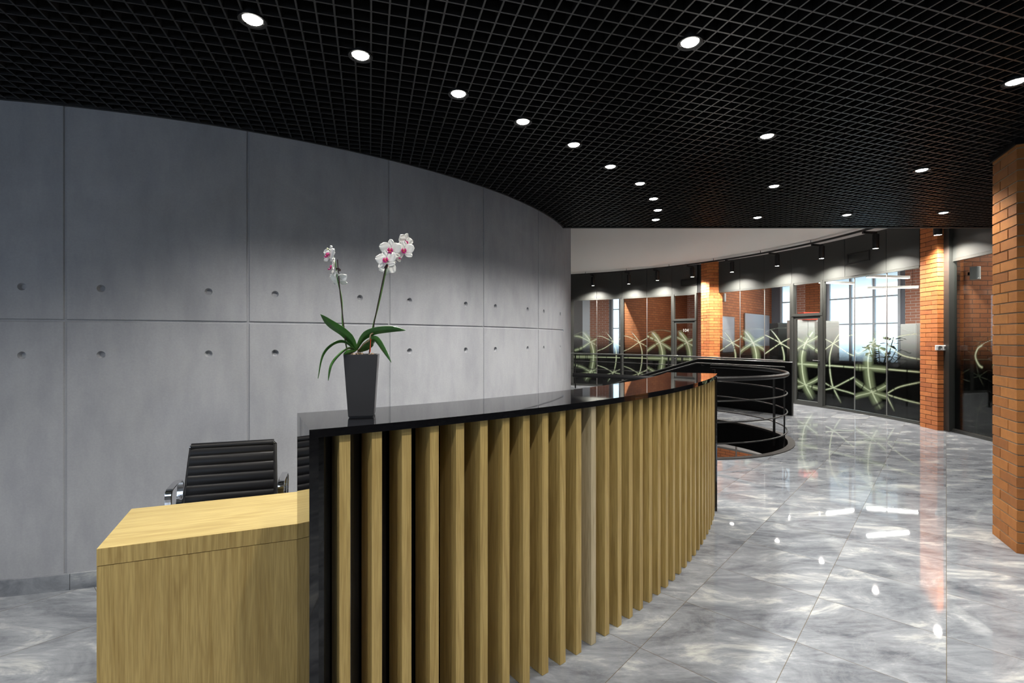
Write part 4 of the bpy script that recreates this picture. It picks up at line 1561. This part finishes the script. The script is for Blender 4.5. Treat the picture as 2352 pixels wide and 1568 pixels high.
strip(1922, 651, 12.4, 1.1, R(15), 'slim lit ceiling lamp left of the bright office window')
strip(2040, 638, 10.9, 1.1, R(10), 'slim lit ceiling lamp near the top of the bright office window')
strip(2049, 662, 12.1, 1.1, R(-14), 'slim lit ceiling lamp lower behind the bright office window')
for (x, y, e) in ((7.6, 11.9, 1.2), (10.3, 10.9, 1.2), (4.6, 17.2, 1), (1.9, 18.0, 1), (6.0, 15.4, 1), (7.6, 13.6, 1), (9.6, 9.2, 1), (9.0, 7.2, 1.2)):
    t = thing('strip_lamp', 'slim office ceiling lamp hidden above the glazing', 'lamp', (x, y, 3.575), .6, 'slim office ceiling lamps')
    mb = MB(); mb.box((0, 0, .0), (1.2, .07, .05)); mb.build('housing', 'white_plastic', t)
    mb = MB(); mb.box((0, 0, -.03), (1.18, .06, .012)); mb.build('diffuser', 'strip', t)
    light('AREA', (0, 0, -.05), OFFICE_W * e, t, size=1.2, sy=.045, col=(1, .95, .88))


# speakers
def speaker(px, py, Y, s, rz, label):
    p = atY(px, py, Y)
    t = thing('wall_speaker', label, 'speaker', tuple(p), rz, 'white wall speakers')
    mb = MB(); k = []
    for i in range(9):
        a = R(-40 + 10 * i); k.append((math.sin(a) * .10 * s, -(math.cos(a) * .14 - .06) * s))
    k += [(.07 * s, .09 * s), (-.07 * s, .09 * s)]
    mb.prism([Vector((x, y, 0)) for x, y in k], -.15 * s, .15 * s); mb.build('cabinet', 'white_plastic', t, bevel=.006)
    mb = MB(); mb.box((0, .12 * s, 0), (.03, .06 * s, .05)); mb.build('wall_bracket', 'rubber', t)


speaker(1662, 683, 13.30, .75, R(30), 'small white speaker on the brick wall right of the far pillar')
speaker(2242, 627, 7.85, .70, R(20), 'larger white speaker on the dark brick wall behind the right glass')

# pale grey framed panels on the office brick wall
wa, wb = ring_hit(1645, GR + .07), outer(1768)
wv = (wb - wa).normalized(); wn_ = Vector((wv.y, -wv.x))
if wn_.dot(-wa) < 0: wn_ = -wn_


def on_wall(px):
    d = Vector(((px - 1176) / F, 1.0)); den = d.x * wv.y - d.y * wv.x
    return d * ((wa.x * wv.y - wa.y * wv.x) / den)


for x0_, x1_, y0_, lab in ((1646, 1679, 727, 'small pale panel on the office brick wall beside the far pillar'), (1703, 1760, 722, 'wide pale panel on the office brick wall behind the middle panes')):
    qa, qb = on_wall(x0_), on_wall(x1_); c = (qa + qb) / 2 + wn_ * .09
    zt = CH + (HZ - y0_) * c.y / F
    t = thing('pale_panel', lab, 'pale_panel', (c.x, c.y, zt - .5), 0, 'pale office panels')
    w_ = (qb - qa).length; X3, N3 = Vector((wv.x, wv.y, 0)), Vector((wn_.x, wn_.y, 0))
    mb = MB(); mb.box((0, 0, 0), (w_ - .03, .02, .97), (X3, N3, Vector((0, 0, 1)))); mb.build('board', 'board', t)
    mb = MB()
    for sx in (-1, 1): mb.box(X3 * (sx * (w_ / 2 - .008)), (.016, .03, 1.0), (X3, N3, Vector((0, 0, 1))))
    for sz in (-1, 1): mb.box((0, 0, sz * .492), (w_, .03, .016), (X3, N3, Vector((0, 0, 1))))
    mb.build('frame', 'light_sheet', t)

# cabinets, sign and plant
def cabinet(px0, px1, Y, z1, mat, label, doors=2, dep=.45):
    a, b = atY(px0, HZ, Y), atY(px1, HZ, Y)
    w = b.x - a.x; c = ((a.x + b.x) / 2, Y + dep / 2, 0)
    t = thing('office_cabinet', label, 'cabinet', c)
    mb = MB(); mb.box((0, 0, z1 / 2), (w, dep, z1)); mb.build('body', mat, t, bevel=.004)
    for i in range(doors):
        dw = w / doors
        mb = MB(); mb.box((-w / 2 + dw * (i + .5), -dep / 2 - .009, z1 / 2), (dw - .01, .018, z1 - .06)); dd_ = mb.build('cabinet_door', mat, t, bevel=.003)
        mb = MB(); mb.box((-w / 2 + dw * (i + .5) + (dw * .4 if i == 0 else -dw * .4), -dep / 2 - .026, z1 * .55), (.012, .018, .14)); mb.build('handle', 'chrome', dd_)


cabinet(1829, 1881, 13.2, 2.03, 'cabinet', 'light grey office cabinet behind the grey framed glass door')
cabinet(1896, 1927, 12.4, 1.97, 'cabinet', 'light grey office cabinet left of the bright office window', 1)
cabinet(1786, 1815, 14.2, 1.98, 'dark_cab', 'dark green-grey cabinet behind the pane left of the glass door', 1)
cabinet(2104, 2150, 11.2, 1.86, 'cabinet', 'light grey cabinet below the pale brick pier')
p = atY(1862, 723, 13.15)
t = thing('storage_box', 'red box lying on the light grey office cabinet', 'box', (p.x, p.y + .1, 2.031))
mb = MB(); mb.box((0, 0, .09), (.40, .25, .18)); mb.build('body', 'red', t, bevel=.004)
mb = MB(); mb.box((0, 0, .19), (.415, .265, .02)); mb.build('lid', 'red', t, bevel=.003)

pl = thing('leafy_plant', 'leafy green office plant in front of the bright window', 'plant', (8.0, 10.55, 0))
mb = MB(); mb.lathe([(.0, 0), (.15, 0), (.20, .38), (.21, .40), (.19, .40), (.18, .34), (0, .34)], n=24); mb.build('pot', 'dark_cab', pl, smooth=True)
mb = MB(); tops = []
for i in range(9):
    a = random.uniform(0, 2 * PI); r_ = random.uniform(.15, .5); h = random.uniform(1.15, 1.55)
    pts = [(0, 0, .34), (.3 * r_ * math.cos(a), .3 * r_ * math.sin(a), .8), (r_ * math.cos(a), r_ * math.sin(a), h)]
    tops.append(spline(pts, 12)); mb.tube(tops[-1], .008, 6)
mb.build('stem', 'hedge', pl, smooth=True)
mb = MB()
for tp in tops:
    for k in range(20):
        q = tp[random.randint(4, 12)] + Vector((random.gauss(0, .10), random.gauss(0, .10), random.gauss(0, .07)))
        d = Vector((random.uniform(-1, 1), random.uniform(-1, 1), random.uniform(-.5, .5))).normalized(); s_ = d.cross(Vector((0, 0, 1))).normalized()
        l = random.uniform(.10, .17); w = l * .46
        mb.poly([q, q + d * l * .35 + s_ * w, q + d * l * .75 + s_ * w * .7, q + d * l - Vector((0, 0, .02)), q + d * l * .75 - s_ * w * .7, q + d * l * .35 - s_ * w])
lf = mb.build('foliage', 'hedge', pl); lf['kind'] = 'stuff'

# trees and ground outside the office windows are left to the daylight of the world
